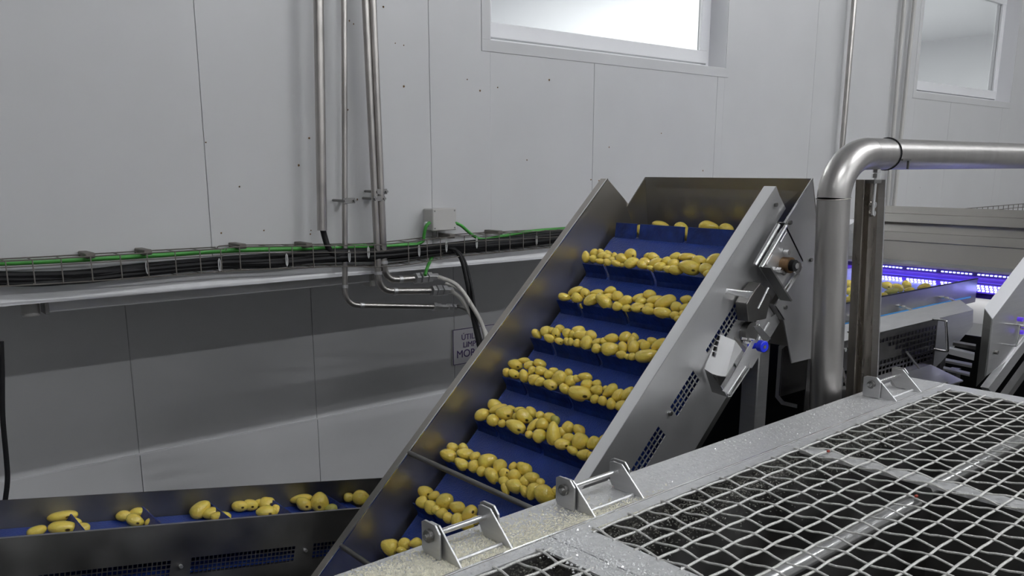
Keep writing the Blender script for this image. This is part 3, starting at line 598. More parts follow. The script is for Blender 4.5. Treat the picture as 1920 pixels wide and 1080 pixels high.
def place_row(marks, ox, oy, sc, where, group, solve, minr, kmin=0.82):
    """marks: (x, y, half-length, half-width, angle, flag) read on one enlarged view of the photograph"""
    items = []
    for i, mk in enumerate(marks):
        x, y, a, b, th = mk[:5]; fl = mk[5] if len(mk) > 5 else ''
        px, py = ox + x / sc, oy + y / sc
        c = solve(px, py, b / sc); d = ray(px, py)
        depth = c.dot(FW); am, bmn = 1.11 * a / sc * depth / FPX, 1.14 * b / sc * depth / FPX
        r3 = min(am, bmn) * 0.5 + max(am, bmn) * 0.42
        c = minr(c, d, min(bmn, r3)); depth2 = c.dot(FW); k = depth2 / depth
        am, bmn, r3 = am * k, bmn * k, r3 * k
        items.append((px, py, c, am, bmn, r3, th, fl))
    items.sort(key=lambda q: q[0])
    for i, (px, py, c, am, bmn, r3, th, fl) in enumerate(items):
        me = random.choice(PS) if fl == 's' else (PG[0] if fl == 'g' else PM[random.randrange(12)])
        o = bpy.data.objects.new('potato', me); COL.objects.link(o)
        t = math.radians(th); dd = ray(px, py).normalized()
        rx = RT - dd * RT.dot(dd); rx.normalize(); uz = rx.cross(dd).normalized()
        X = rx * math.cos(t) - uz * math.sin(t); Z = rx * math.sin(t) + uz * math.cos(t)
        if random.random() < 0.5 and fl != 's': X, Z = -X, -Z
        Yv = Z.cross(X)
        Mx = Matrix(((X.x, Yv.x, Z.x), (X.y, Yv.y, Z.y), (X.z, Yv.z, Z.z))).to_4x4()
        o.matrix_world = Matrix.Translation(c + Vector((0, 0, H))) @ Mx @ Matrix.Diagonal((am, r3, bmn, 1))
        L = am * 2
        look = {'s': 'dark-eyed peeled potato', 'g': 'greenish peeled potato'}.get(fl, 'peeled yellow potato')
        size = 'large ' if L > 0.085 else ('small ' if L < 0.052 else '')
        shape = 'long ' if am > 1.5 * bmn else ('round ' if am < 1.12 * bmn else '')
        tag(o, '%s%s%s, %s from left %s' % (size, shape, look, ORD[i], where), 'potato', group)
def row_solver(s_tip, n_tip):
    e = Vector((math.cos(math.radians(33)), 0, math.sin(math.radians(33)))); nn = Vector((-e.z, 0, e.x))
    def solve(px, py, bpx):
        r = ray(px, py); rr = 0.018
        p0 = E(s_tip + 0.01, n_tip, 2.0) + nn * 0.010
        return r * (p0.dot(nn) / r.dot(nn))
    return solve
bn = Vector((-sA, 0, cA))
def belt_min(c, d, r):
    n = c.dot(bn); need = NB + r * 0.95
    if n < need:
        c = c + d * ((need - n) / d.dot(bn)) if d.dot(bn) < -0.05 else c + bn * (need - n)
    if c.y - r < YR: c = c * ((YR + r) / c.y)
    return c
ROWS = [
 ('behind top cleat of elevator', 1080, 400, 6.4, 1.66, NB + 0.03, [(1020,150,100,52,20),(1255,170,75,58,10),(762,200,60,45,80),(1600,165,115,62,5),(1800,185,80,58,10),(1340,260,80,50,80)]),
 ('in second elevator row from top', 1080, 400, 6.4, TIPS[0], NB + .054, [(120,525,66,46,85),(220,475,48,42,0),(300,462,38,35,0),(210,545,50,40,20),(320,515,65,42,0),(385,475,42,30,10),(290,575,55,32,10),(385,525,50,38,20),(375,585,50,35,30),(430,555,38,32,0),(465,505,38,32,10),(480,600,60,35,20),(555,550,75,50,35),(655,492,68,62,0,'s'),(555,620,30,20,0),(665,595,85,58,-20),(830,588,70,50,20),(800,620,70,45,20),(860,515,45,40,0,'s'),(930,520,65,42,10,'s'),(960,590,80,50,-20),(1010,640,75,45,0),(890,655,40,28,20),(1085,575,60,50,10),(1200,525,75,50,0),(1335,525,100,45,0),(1170,605,70,50,-10),(1200,680,85,50,10),(1100,670,50,40,0),(1365,650,122,78,15,'s'),(1480,575,85,62,20,'s'),(1560,670,80,65,0),(1590,725,60,40,0),(1660,560,98,68,-20)]),
 ('in third elevator row from top', 1030, 520, 6.4, TIPS[1], NB + .054, [(185,235,75,42,10),(320,165,95,45,-20),(335,245,68,52,20),(430,190,65,55,60,'s'),(580,190,85,42,5),(730,165,72,50,-10),(500,270,90,60,-20),(660,285,112,66,45),(720,235,60,40,10),(820,230,68,60,30),(915,285,88,58,-20),(820,350,60,50,0),(1070,240,75,40,-30),(1200,205,72,52,0),(1100,290,65,50,0),(1270,270,100,50,-5),(1200,350,60,40,0),(1390,300,125,75,-25),(930,370,62,42,0,'s'),(1070,365,85,52,-5,'s'),(1195,400,78,46,10),(1360,425,105,62,10),(1525,360,65,62,0),(1650,270,75,54,10,'s'),(1630,365,70,45,-20),(1510,455,60,42,10),(1550,500,50,35,0),(1600,440,45,38,0)]),
 ('in fourth elevator row from top', 980, 590, 6.857, TIPS[2], NB + .054, [(180,250,75,45,45),(305,215,75,62,-10),(375,205,50,40,0),(430,240,65,52,70,'s'),(480,180,65,45,20),(345,305,72,48,30),(470,340,60,40,20,'s'),(575,250,72,55,70),(650,260,60,45,70),(715,210,85,60,-10),(760,270,105,58,5),(880,265,70,60,20),(570,345,50,40,60),(620,350,50,40,80),(705,370,55,48,20),(825,360,90,74,-70),(960,350,70,40,-20),(950,440,62,58,30),(1050,340,55,45,-30),(1145,305,90,58,0),(1130,435,116,78,-5),(1320,290,80,60,-20),(1440,290,50,50,0),(1400,350,75,50,-70),(1430,420,85,66,-75),(1290,420,75,52,70),(1270,515,65,50,10),(1350,540,40,35,0),(1410,540,52,46,-10),(1540,360,60,40,10,'s'),(1575,400,66,58,0),(1665,340,65,48,10,'s'),(1770,385,115,62,-20),(1600,530,150,78,-8)]),
 ('in fifth elevator row from top', 930, 660, 6.857, TIPS[3], NB + .054, [(250,160,92,64,15,'s'),(365,110,75,38,5),(430,170,70,52,-20),(565,150,82,50,20),(130,265,58,44,90),(235,285,76,52,30,'s'),(360,310,82,56,75),(460,240,60,42,-60),(585,250,86,56,15),(740,240,60,38,0),(680,290,60,52,-10),(495,350,76,62,-30),(565,385,66,54,-40),(700,420,90,62,20,'s'),(820,340,98,92,-20),(935,265,52,45,40),(960,370,75,62,-20),(1040,345,60,45,0),(1150,320,88,52,10),(1170,415,78,62,10),(890,480,84,54,40),(1090,535,152,92,12,'s'),(1295,410,56,48,10),(1300,490,77,63,0),(1270,605,60,50,-40),(1370,630,66,54,60),(1470,500,108,64,-45),(1570,560,98,62,-50),(1480,665,70,56,70),(1690,540,105,62,-50),(1615,690,84,60,-20),(1410,470,40,35,0)]),
 ('in sixth elevator row from top', 880, 735, 6.857, TIPS[4], NB + .054, [(165,295,102,68,-20),(325,165,87,66,10),(370,215,112,54,-20),(305,365,78,72,20),(460,275,112,82,10,'s'),(525,215,66,42,5),(420,405,50,48,0),(595,315,42,40,0),(600,445,130,78,25,'s'),(655,240,76,46,0),(710,320,112,78,30,'s'),(795,265,82,62,50),(820,430,102,48,-50),(910,300,56,50,10),(940,420,82,74,40),(770,545,52,46,0),(905,565,90,80,0),(1040,330,82,62,30),(1110,360,66,48,50,'g'),(1085,545,155,85,80),(1190,510,60,42,60),(1265,460,82,74,-10),(1275,590,76,52,0),(1205,675,102,66,0,'s'),(1410,490,86,62,50),(1430,640,108,102,20),(1325,750,78,48,35),(1600,665,92,78,-30),(1480,810,97,66,10),(1570,820,62,50,0),(1720,590,62,34,-50)]),
 ('in seventh elevator row from top', 810, 820, 6.62, TIPS[5], NB + .054, [(260,130,76,56,20),(390,125,62,46,20),(210,225,106,72,25),(410,205,97,64,5),(365,330,92,62,30),(530,240,62,52,-20),(565,225,45,36,60),(525,360,82,72,40),(690,295,112,84,-10),(615,425,62,58,0),(745,475,112,68,50),(840,365,94,78,-60),(900,450,66,62,-60,'s'),(890,545,62,58,0),(1010,365,56,52,0),(1145,390,97,72,30),(1025,475,82,68,35),(1240,500,97,66,15),(1150,545,68,66,0),(1030,605,112,78,25),(910,640,76,46,70),(1345,560,54,50,0),(1150,670,76,52,60),(1260,675,107,78,-60),(1405,715,142,98,45),(1575,655,84,64,-20),(1620,700,72,48,-20),(1700,640,52,42,-60)]),
 ('in eighth elevator row from top', 700, 900, 7.2, TIPS[6], NB + .054, [(705,165,102,78,10,'s'),(655,305,80,76,0),(820,215,78,58,-20),(965,285,114,102,10),(785,370,98,84,50),(845,400,62,60,0),(930,450,78,66,0),(1010,510,76,66,40),(1140,375,107,78,25),(1135,545,92,80,90),(1300,455,112,87,-55,'s'),(1270,615,86,56,0),(1390,540,66,58,0),(1530,445,104,70,25),(1600,515,84,54,20)]),
 ('in lowest visible elevator row', 700, 900, 7.2, TIPS[7], NB + .054, [(225,905,118,102,10),(420,865,82,76,0),(575,850,82,64,-10),(380,945,66,42,0)]),
]
for where, ox, oy, sc, s, n, mk in ROWS:
    place_row(mk, ox, oy, sc, where, 'peeled potatoes on the elevator', row_solver(s, n) if 'behind' not in where else (lambda px, py, b: at(px, py, 'X', 2.60)), belt_min if 'behind' not in where else (lambda c, d, r: c))
# feed conveyor potatoes
bnB = Vector((-math.sin(B), 0, math.cos(B)))
def solveB(px, py, bpx):
    r = ray(px, py); return r * ((-1.018 + 0.030) / r.dot(bnB))
def minB(c, d, r):
    n = c.dot(bnB); c = c + d * ((-1.018 + r - n) / d.dot(bnB))
    if c.y - r < FY0 + 0.005:
        c = c * ((FY0 + 0.005 + r) / c.y)
    if c.y + r > FY1: c = c * ((FY1 - r) / c.y)
    return c
place_row([(250,420,105,55,-20),(560,245,148,62,-10,'s'),(700,320,78,54,10),(560,385,142,80,0,'s'),(790,385,82,60,0),(1290,240,80,56,0),(1480,205,102,60,0),(1430,295,97,66,20,'s'),(1590,270,62,44,0),(1650,330,88,54,10)],
          30, 930, 6.4, 'on left half of feed conveyor', 'peeled potatoes on the feed conveyor', solveB, minB)
place_row([(190,298,102,70,-40),(300,335,78,56,-10,'s'),(395,370,92,54,-5,'s'),(585,262,71,51,0,'s'),(690,250,66,53,10,'s'),(775,230,46,34,0),(860,240,72,66,-30,'s'),(850,320,92,58,0,'s'),(960,310,62,52,60),(1200,190,102,40,-8),(1230,240,82,57,20,'s'),(1385,225,94,82,60,'s'),(1505,290,67,46,5,'g'),(1675,175,49,43,0),(1795,175,82,64,20)],
          340, 900, 5.333, 'on right half of feed conveyor', 'peeled potatoes on the feed conveyor', solveB, minB)
# strips of peel hanging over the cleats
def peel(l, lb, Y):
    pts = [at(x, y, 'Y', Y) for x, y in l]; o = MB().tube(smooth_path(pts, 4), [0.004] + [0.006] * (len(smooth_path(pts, 4)) - 2) + [0.003], 7).build('potato_peel', M['potato'], smooth=True); tag(o, lb, 'peel')
for l, lb, tip in (([(1133, 495), (1139, 500), (1145, 508)], 'curl of peel hanging over the second cleat at the left', 0), ([(1222, 505), (1229, 512), (1235, 519)], 'curl of peel hanging over the second cleat at the middle', 0),
                   ([(1089, 569), (1090, 574), (1093, 577)], 'short curl of peel on the third cleat at the left', 1), ([(1174, 582), (1178, 590), (1182, 596)], 'curl of peel hanging over the third cleat at the middle', 1)):
    s = TIPS[tip]; T = E(s - 0.008, NB + .054, 0); r = ray(*l[0]); k = T.dot(bn) / r.dot(bn); peel(l, lb, (r * k).y)

# ================================================================== big elbow pipe and channel post
pv = thing('elbow_pipe', 'thick steel pipe rising from the platform and bending right', 'pipe', at(1549, 745, 'Y', 1.5))
v0 = at(1563, 372, 'Y', 1.5); v1 = at(1547, 760, 'Y', 1.5); v1 = v0 + (v1 - v0) * 1.9
h0 = Vector((v0.x, 1.5, 0.050)); h1 = at(1960, 291, 'Y', 1.5); h1.z = 0.058; RP = 0.0525
dv = (v0 - v1).normalized(); top = v0 + dv * ((0.05 - v0.z) / dv.z)
MB().tube([v1, v0], RP, 32).build('vertical_run', M['pipe'], pv, smooth=True)
p2 = Vector((top.x + 0.2, 1.5, 0.05)); arc = []
for i in range(13):
    t_ = i / 12; k1 = (1 - t_) ** 2; arc.append(v0 * k1 + top * 2 * t_ * (1 - t_) + p2 * t_ * t_)
# rounder quarter bend
cxr = 0.19; cc = Vector((v0.x + cxr, 1.5, v0.z)); arc = [cc + Vector((-cxr * math.cos(q), 0, (0.05 - v0.z) * math.sin(q))) for q in [math.pi / 2 * i / 14 for i in range(15)]]
MB().tube(arc, RP, 32, caps=False).build('elbow', M['pipe'], pv, smooth=True)
h0 = arc[-1]
MB().tube([h0, h0 + Vector((0.05, 0, 0)), h1 + Vector((0.6, 0, 0))], RP, 32).build('horizontal_run', M['pipe'], pv, smooth=True)
def ring(p, d, R, r, nm, m):
    p = Vector(p); d = Vector(d).normalized(); a = d.orthogonal().normalized(); b = d.cross(a)
    mb = MB(); pts = [p + (a * math.cos(q) + b * math.sin(q)) * R for q in [2 * math.pi * i / 32 for i in range(33)]]
    mb.tube(pts, r, 6, caps=False).build(nm, M[m], pv, smooth=True)
ring(v0, dv, RP, 0.0022, 'weld_seam', 'steel_in')
hx = at(1662, 290, 'Y', 1.5).x
ring((hx, 1.5, 0.051), (1, 0, 0), RP + 0.001, 0.003, 'clamp_band', 'black')
MB().box(hx, hx + 0.06, 1.44, 1.448, 0.028, 0.034).build('clamp_tab', M['steel_dk'], pv)
MB().box(hx + 0.05, hx + 0.056, 1.443, 1.45, 0.0, 0.032).build('clamp_tab', M['steel_dk'], pv)
po = thing('channel_post', 'stained steel channel post standing under the pipe elbow', 'post', at(1625, 735, 'Y', 1.5))
a0 = at(1620, 337, 'Y', 1.5); a1 = at(1662, 337, 'Y', 1.5); b0 = at(1600, 735, 'Y', 1.5); b1 = at(1645, 735, 'Y', 1.5)
def lerp(a, b, t): return a + (b - a) * t
b0 = lerp(a0, b0, 1.9); b1 = lerp(a1, b1, 1.9)
def strip(u0, u1, y0, y1, nm, m):
    q = [lerp(a0, a1, u0), lerp(a0, a1, u1), lerp(b0, b1, u1), lerp(b0, b1, u0)]
    q = [Vector((v.x, y0, v.z)) for v in q]; MB().prism(q, (0, y1 - y0, 0)).build(nm, M[m], po)
strip(0.0, 1.0, 1.525, 1.529, 'channel_web', 'stain'); strip(0.0, 0.04, 1.50, 1.525, 'channel_flange', 'stain'); strip(0.96, 1.0, 1.50, 1.525, 'channel_flange', 'steel')
strip(0.40, 0.52, 1.51, 1.525, 'channel_rib', 'stain')
mx = lerp(a0, a1, 0.5)
MB().cyl((mx.x, 1.5, mx.z - 0.12), (mx.x, 1.5, 0.0), 0.006, 10).build('threaded_rod', M['steel'], po)
for dz in (0.012, 0.03): MB().cyl((mx.x, 1.5, mx.z + dz - 0.006), (mx.x, 1.5, mx.z + dz + 0.008), 0.014, 6).build('nut', M['steel_hi'], po)
MB().box(mx.x - 0.025, mx.x + 0.025, 1.49, 1.525, mx.z - 0.012, mx.z).build('bracket', M['steel_dk'], po)
for dz in (-0.085, -0.115):
    MB().cyl((mx.x + 0.006, 1.495, mx.z + dz), (mx.x + 0.006, 1.52, mx.z + dz), 0.010, 8).build('nut', M['steel_hi'], po)
hose('thin braided hose beside the foot of the thick pipe', [at(1578, 690, 'Y', 1.56), at(1588, 722, 'Y', 1.54), at(1594, 745, 'Y', 1.53), at(1600, 790, 'Y', 1.53)], 0.006, 'braid')

# ================================================================== platform with wire mesh lids
ZP = -0.75; PA = math.radians(1.64); pc, ps_ = math.cos(PA), math.sin(PA)
def PL(u, v, z=ZP): return Vector((u * pc - v * ps_, u * ps_ + v * pc, z))   # u ~ X, v ~ Y
VE = 1.3355                                              # v of the outer edge
pf = thing('mesh_platform', 'wet steel tank top with hinged wire mesh lids in the foreground', 'platform', PL(1.7, 0.7, -H))
def pbox(u0, u1, v0, v1, z0, z1): return MB().hexa([PL(u0, v0, z0), PL(u1, v0, z0), PL(u1, v1, z0), PL(u0, v1, z0), PL(u0, v0, z1), PL(u1, v0, z1), PL(u1, v1, z1), PL(u0, v1, z1)])
U0, U1 = 0.2, 3.125; VM = 1.155
pbox(U0, U1, VM + 0.035, VE, ZP - 0.004, ZP).build('edge_plate', M['steel_wet'], pf)
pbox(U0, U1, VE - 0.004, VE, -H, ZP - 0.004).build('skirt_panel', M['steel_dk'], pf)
pbox(U0, U1, VM + 0.033, VM + 0.036, ZP - 0.004, ZP + 0.006).build('raised_edge', M['steel_hi'], pf)
pbox(U1 - 0.09, U1, -0.6, VM + 0.033, ZP - 0.004, ZP).build('end_plate', M['steel_wet'], pf)
pbox(U1 - 0.004, U1, -0.6, VE, -H, ZP - 0.004).build('skirt_panel', M['steel_dk'], pf)
US = 1.155
def lid(u0, u1, v0, v1, fl, fr_, label):
    l = bpy.data.objects.new('mesh_lid', None); COL.objects.link(l); l.parent = pf; base = PL((u0 + u1) / 2, (v0 + v1) / 2)
    l.location = base - WL[pf.name]; WL[l.name] = base; l['label'] = label
    for q in ((u0, u1, VM, VM + 0.032), (u0, u0 + fl, v0, VM), (u1 - fr_, u1, v0, VM)):
        pbox(q[0], q[1], q[2], q[3], ZP - 0.002, ZP + 0.003).build('lid_frame', M['steel_wet'], l)
        WLn = None
    P_ = 0.0572; r = 0.0026
    a, b = u0 + fl, u1 - fr_
    nv = int((VM - v0) / P_); nu = int((b - a) / P_) + 1
    offu = (b - a - (nu - 1) * P_) / 2
    us = [a + offu + i * P_ for i in range(nu)]; vs = [VM - 0.012 - j * P_ for j in range(nv + 1)]
    for j, v in enumerate(vs):
        pts = []
        for i in range(-1, nu):
            for q in (0, 0.25, 0.5, 0.75):
                u = a + offu + (i + q) * P_
                if a - 0.018 <= u <= b + 0.018:
                    ph = math.cos(math.pi * (i + q)) * (1 if j % 2 else -1)
                    pts.append(PL(u, v + noise.noise((u * 9, v * 9, 1)) * 0.0015, ZP + 0.0045 + 0.0012 * ph + random.uniform(-.0003, .0003)))
        MB().tube(pts, r * 1.1, 6).build('wire', M['wire'], l, smooth=True)
    for i, u in enumerate(us):
        pts = []
        for j in range(-1, nv):
            for q in (0, 0.25, 0.5, 0.75):
                v = VM - 0.012 - (j + q) * P_
                if v <= VM + 0.016:
                    ph = -math.cos(math.pi * (j + q)) * (1 if i % 2 else -1)
                    pts.append(PL(u + noise.noise((u * 7, v * 8, 4)) * 0.002, v, ZP + 0.0025 + 0.0042 * ph + random.uniform(-.0006, .0006)))
        MB().tube(pts, r, 6).build('wire', M['wire'], l, smooth=True)
    return l
lid(US + 0.002, 3.03, 0.0, VM, 0.085, 0.0, 'right-hand wire mesh lid')
lid(0.25, US - 0.002, 0.45, VM, 0.02, 0.05, 'left-hand wire mesh lid')
# tank interior
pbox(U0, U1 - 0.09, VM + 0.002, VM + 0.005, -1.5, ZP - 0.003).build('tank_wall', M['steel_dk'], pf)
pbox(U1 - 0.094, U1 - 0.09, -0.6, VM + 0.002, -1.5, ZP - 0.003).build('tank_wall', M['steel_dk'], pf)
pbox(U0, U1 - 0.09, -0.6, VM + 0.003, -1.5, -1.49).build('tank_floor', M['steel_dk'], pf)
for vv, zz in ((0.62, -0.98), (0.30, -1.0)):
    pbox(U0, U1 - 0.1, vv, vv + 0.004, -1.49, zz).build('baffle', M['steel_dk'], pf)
for u in (US - 0.02, 2.075):
    w_ = 0.055 if u > 2 else 0.09
    pbox(u, u + w_, -0.6, VM, ZP - 0.014, ZP - 0.006).build('cross_beam', M['steel_wet'], pf)
for ua, ub in ((1.26, 2.055), (2.15, 3.02)):
    MB().tube([PL(ua, 0.845, ZP - 0.06), PL(ub, 0.83, ZP - 0.06)], 0.024, 20).build('spray_pipe', M['steel_hi'], pf, smooth=True)
for ua in (0.3,):
    MB().tube([PL(ua, 0.85, ZP - 0.06), PL(1.1, 0.85, ZP - 0.06)], 0.021, 20).build('spray_pipe', M['steel_hi'], pf, smooth=True)
# hinges
def hinge(u0, u1, label, knob=False):
    h = thing('hinge', label, 'hinge', PL(u0, 1.26), None)
    va, vb = 1.195, 1.315; zt = ZP + 0.068
    for i, u in enumerate((u0, u1)):
        prof = [(va, ZP + 0.002), (vb - 0.02, ZP + 0.002), (vb - 0.005, ZP + 0.045), (vb - 0.012, zt), (vb - 0.05, zt + 0.002), (va + 0.055, zt - 0.006)] if False else [(va, ZP + 0.002), (vb - 0.03, ZP + 0.002), (vb - 0.012, ZP + 0.03), (vb - 0.012, zt - 0.004), (vb - 0.022, zt), (vb - 0.05, zt)]
        MB().prism([PL(u, v, z) for v, z in prof], (0.0045, 0, 0)).build('lid_plate', M['steel'], h, bevel=0.0008)
        uo = u - 0.010 if i == 0 else u + 0.010
        prof2 = [(vb - 0.065, ZP + 0.002), (vb - 0.012, ZP + 0.002), (vb - 0.006, ZP + 0.012), (vb - 0.006, zt - 0.002), (vb - 0.016, zt + 0.004), (vb - 0.05, zt + 0.004), (vb - 0.065, zt - 0.012)]
        MB().prism([PL(uo, v, z) for v, z in prof2], (0.005, 0, 0)).build('frame_plate', M['steel'], h, bevel=0.0008)
    zc = ZP + 0.046; vc = vb - 0.036
    MB().tube([PL(u0, vc, zc), PL(u1, vc, zc)], 0.0065, 14).build('hinge_rod', M['steel_hi'], h, smooth=True)
    MB().cyl(PL(u0 - 0.019, vc, zc), PL(u0 - 0.010, vc, zc), 0.0135, 16).build('bolt_head', M['steel_dk'], h, bevel=0.001)
    MB().cyl(PL(u0 - 0.024, vc, zc), PL(u0 - 0.019, vc, zc), 0.006, 6).build('bolt_end', M['steel_hi'], h)
    MB().tube([PL(u0 + 0.006, va + 0.03, ZP + 0.004), PL(u1 - 0.002, va + 0.03, ZP + 0.004)], 0.004, 6).build('weld_bar', M['steel_wet'], h)
    if knob:
        MB().tube([PL(u0 - 0.035, vc, zc + 0.002), PL(u0 - 0.02, vc, zc)], 0.005, 8).build('bolt_end', M['steel_hi'], h)
    return h
hinge(0.925, 1.055, 'hinge crusted with pulp at the bottom left corner of the tank')
hinge(1.298, 1.462, 'hinge with thick rod in the middle of the tank edge')
hinge(2.745, 2.93, 'farthest hinge, next to the stained channel post', True)
# pulp and water
def scatter(n, region, size, name, m, label, cat, zf=ZP):
    mb = MB()
    for _ in range(n):
        u, v, z, k = region(); r = size * random.uniform(0.4, 1.25) * k; c = PL(u, v, z)
        j = [random.uniform(0.7, 1.3) for _ in range(6)]
        mb.add([c + Vector((r * j[0], 0, 0)), c + Vector((0, r * j[1], 0)), c + Vector((-r * j[2], 0, 0)), c + Vector((0, -r * j[3], 0)), c + Vector((0, 0, r * 0.9 * j[4]))], [(0, 1, 4), (1, 2, 4), (2, 3, 4), (3, 0, 4), (3, 2, 1, 0)])
    o = mb.build(name, M[m], kind='stuff'); return tag(o, label, cat)
def reg_left():
    while True:
        u = random.betavariate(1.2, 2.6) * 0.85 + 0.55; v = random.triangular(VM + 0.004, VE, VM + 0.05)
        if noise.noise((u * 9, v * 9, 0)) > -0.25 - 0.6 * (1.2 - u): return u, v, ZP + 0.0005, 1
def reg_mid():
    return random.gauss(1.30, 0.09), min(VE, max(VM, random.gauss(1.19, 0.022))), ZP + 0.001, 1
scatter(15000, reg_left, 0.0027, 'pulp_crumbs', 'pulp', 'cream potato pulp crumbs caked on the near corner of the steel edge', 'pulp')
scatter(3200, reg_mid, 0.0023, 'pulp_crumbs', 'pulp', 'cream pulp crumbs around the middle hinge foot', 'pulp')
def reg_all():
    return random.uniform(1.0, 3.1), random.uniform(VM + 0.035, VE), ZP + 0.0003, random.choice([.5, .5, .8, 1.2])
scatter(2600, reg_all, 0.0021, 'water_drops', 'drop', 'small water drops on the steel edge plate', 'water')
def reg_split():
    return random.gauss(US, 0.035), random.uniform(0.75, VM + 0.03), ZP + 0.0035, random.uniform(.5, 1.6)
scatter(1800, reg_split, 0.0024, 'water_drops', 'drop', 'foamy water drops along the joint between the two lids', 'water')
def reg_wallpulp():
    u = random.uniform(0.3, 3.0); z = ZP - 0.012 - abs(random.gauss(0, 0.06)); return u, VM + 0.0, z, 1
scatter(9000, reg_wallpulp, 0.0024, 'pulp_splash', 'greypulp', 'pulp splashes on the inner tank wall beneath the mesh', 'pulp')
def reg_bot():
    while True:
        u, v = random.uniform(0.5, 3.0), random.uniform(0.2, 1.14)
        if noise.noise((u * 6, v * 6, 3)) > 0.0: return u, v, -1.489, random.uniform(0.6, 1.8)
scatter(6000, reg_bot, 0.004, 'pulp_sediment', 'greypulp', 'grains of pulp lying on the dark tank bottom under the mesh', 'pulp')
for (x, y) in ((1553, 846), (1718, 930)):
    c = at(x, y, 'Z', ZP + 0.012); bm = bmesh.new(); bmesh.ops.create_icosphere(bm, subdivisions=2, radius=0.006); me = bpy.data.meshes.new('berry'); bm.to_mesh(me); bm.free()
    if 'red' not in M: M['red'] = mat('red_scrap', (0.35, 0.04, 0.02), 0.5)
    me.materials.append(M['red']); o = bpy.data.objects.new('red_scrap', me); COL.objects.link(o); o.location = c + Vector((0, 0, H)); o.scale = (1, .7, .6)
    tag(o, 'tiny red scrap on the wire mesh %s' % ('near the cross beam' if x < 1600 else 'right of the spray pipe'), 'scrap')

# ================================================================== sorter and second conveyor at the right
s2 = thing('sorting_conveyor', 'grey steel conveyor behind the thick pipe with perforated side guard', 'conveyor', (3.8, 1.95, -H))
YG = 1.75
# upper trough wall, and the belt
wt = [at(1500, 578, 'Y', 1.9), at(1653, 557, 'Y', 1.9), at(1832, 531, 'Y', 1.9)]
zt_ = -0.575
MB().box(3.12, 4.83, 1.9, 1.904, -0.70, zt_).build('trough_wall', M['steel_dk'], s2)
MB().box(3.11, 4.83, 1.897, 1.908, zt_, zt_ + 0.004).build('rubber_edge', M['black'], s2)
MB().box(3.10, 3.12, 1.896, 1.908, -0.66, zt_ + 0.004).build('rubber_edge', M['black'], s2)
MB().box(3.12, 5.4, 1.91, 2.48, -0.645, -0.635).build('belt', M['bluebelt2'], s2)
MB().box(3.12, 5.4, 2.48, 2.484, -0.80, -0.55).build('trough_wall', M['steel'], s2)
MB().box(3.2, 4.75, 1.893, 1.899, -0.668, -0.660).build('edge_strip', M['bluestrip'], s2)
# house-shaped cover, eave and perforated guard
xa = 2.95
def hs(x, y, z): return Vector((x, y, z))
MB().prism([hs(xa, 1.82, -0.640), hs(xa, YG, -0.683), hs(xa, YG + 0.003, -0.687), hs(xa, 1.823, -0.645)], (1.49, 0, 0)).build('sloping_cover', M['steel'], s2)
MB().prism([hs(xa, 1.82, -0.640), hs(xa, 1.895, -0.665), hs(xa, 1.895, -0.669), hs(xa, 1.82, -0.645)], (1.49, 0, 0)).build('sloping_cover', M['steel'], s2)
def FY(s, n, y): return Vector((s, y, n))
gp = 0.018
hh = holes(3.13, 4.04, -0.88, -0.71, 0.0325, 0.0243, 0.008, lambda i, j: j < 3 or j >= 6 or i > 17 + (3 - j) * 2)
perf(FY, YG - 0.003, YG, (xa, 4.05), (-0.93, -0.685), hh).build('perforated_guard', M['guard_dk'], s2)
q1, q2 = at(1823, 611, 'Y', YG), at(1763, 679, 'Y', YG)
MB().prism([hs(4.05, YG, -0.685), hs(4.43, YG, -0.685), hs(q1.x, YG, q1.z), hs(q2.x, YG, q2.z), hs(4.05, YG, -0.93)], (0, -0.003, 0)).build('end_guard', M['steel'], s2)
MB().prism([hs(xa, YG, -0.685), hs(xa, 1.83, -0.64), hs(xa, 1.88, -0.69), hs(xa, 1.88, -0.90), hs(xa, 1.85, -0.925), hs(xa, 1.78, -0.925), hs(xa, 1.78, -0.91), hs(xa, 1.84, -0.91), hs(xa, 1.865, -0.89), hs(xa, 1.865, -0.70), hs(xa, 1.83, -0.665), hs(xa, YG + 0.01, -0.70)], (0.003, 0, 0)).build('end_frame', M['panel_st'], s2)
MB().box(xa + 0.02, 4.4, 1.87, 1.874, -0.9, -0.69).build('far_guard', M['steel_dk'], s2)
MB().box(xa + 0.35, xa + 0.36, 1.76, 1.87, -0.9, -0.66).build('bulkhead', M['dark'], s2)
for x, z in ((3.02, -0.80), (3.20, -0.715), (3.24, -0.84)):
    MB().cyl((x, YG - 0.02, z), (x, YG, z), 0.009, 10).build('bolt', M['steel_hi'], s2)
def handle(p, q, dep, par, r=0.006):
    p, q = Vector(p), Vector(q); o = Vector((0, -dep, 0)); MB().tube(smooth_path([p, p + o * 0.9, p + o + (q - p) * 0.12, q + o + (p - q) * 0.12, q + o * 0.9, q], 4), r, 8).build('handle', M['steel_hi'], par, smooth=True)
handle(at(1749, 598, 'Y', YG), at(1752, 655, 'Y', YG), 0.06, s2)
handle(at(1680, 573, 'Y', 1.9), at(1706, 585, 'Y', 1.9), 0.04, s2); handle(at(1762, 557, 'Y', 1.9), at(1788, 568, 'Y', 1.9), 0.04, s2); handle(at(1590, 592, 'Y', 1.9), at(1605, 600, 'Y', 1.9), 0.03, s2)
MB().tube([at(1700, 660, 'Y', 1.73), at(1723, 690, 'Y', 1.73)], 0.005, 8).build('stay_rod', M['steel_dk'], s2)
for x in (3.15, 4.2): MB().box(x, x + 0.06, 1.78, 1.85, -H, -0.9).build('leg', M['steel_dk'], s2)
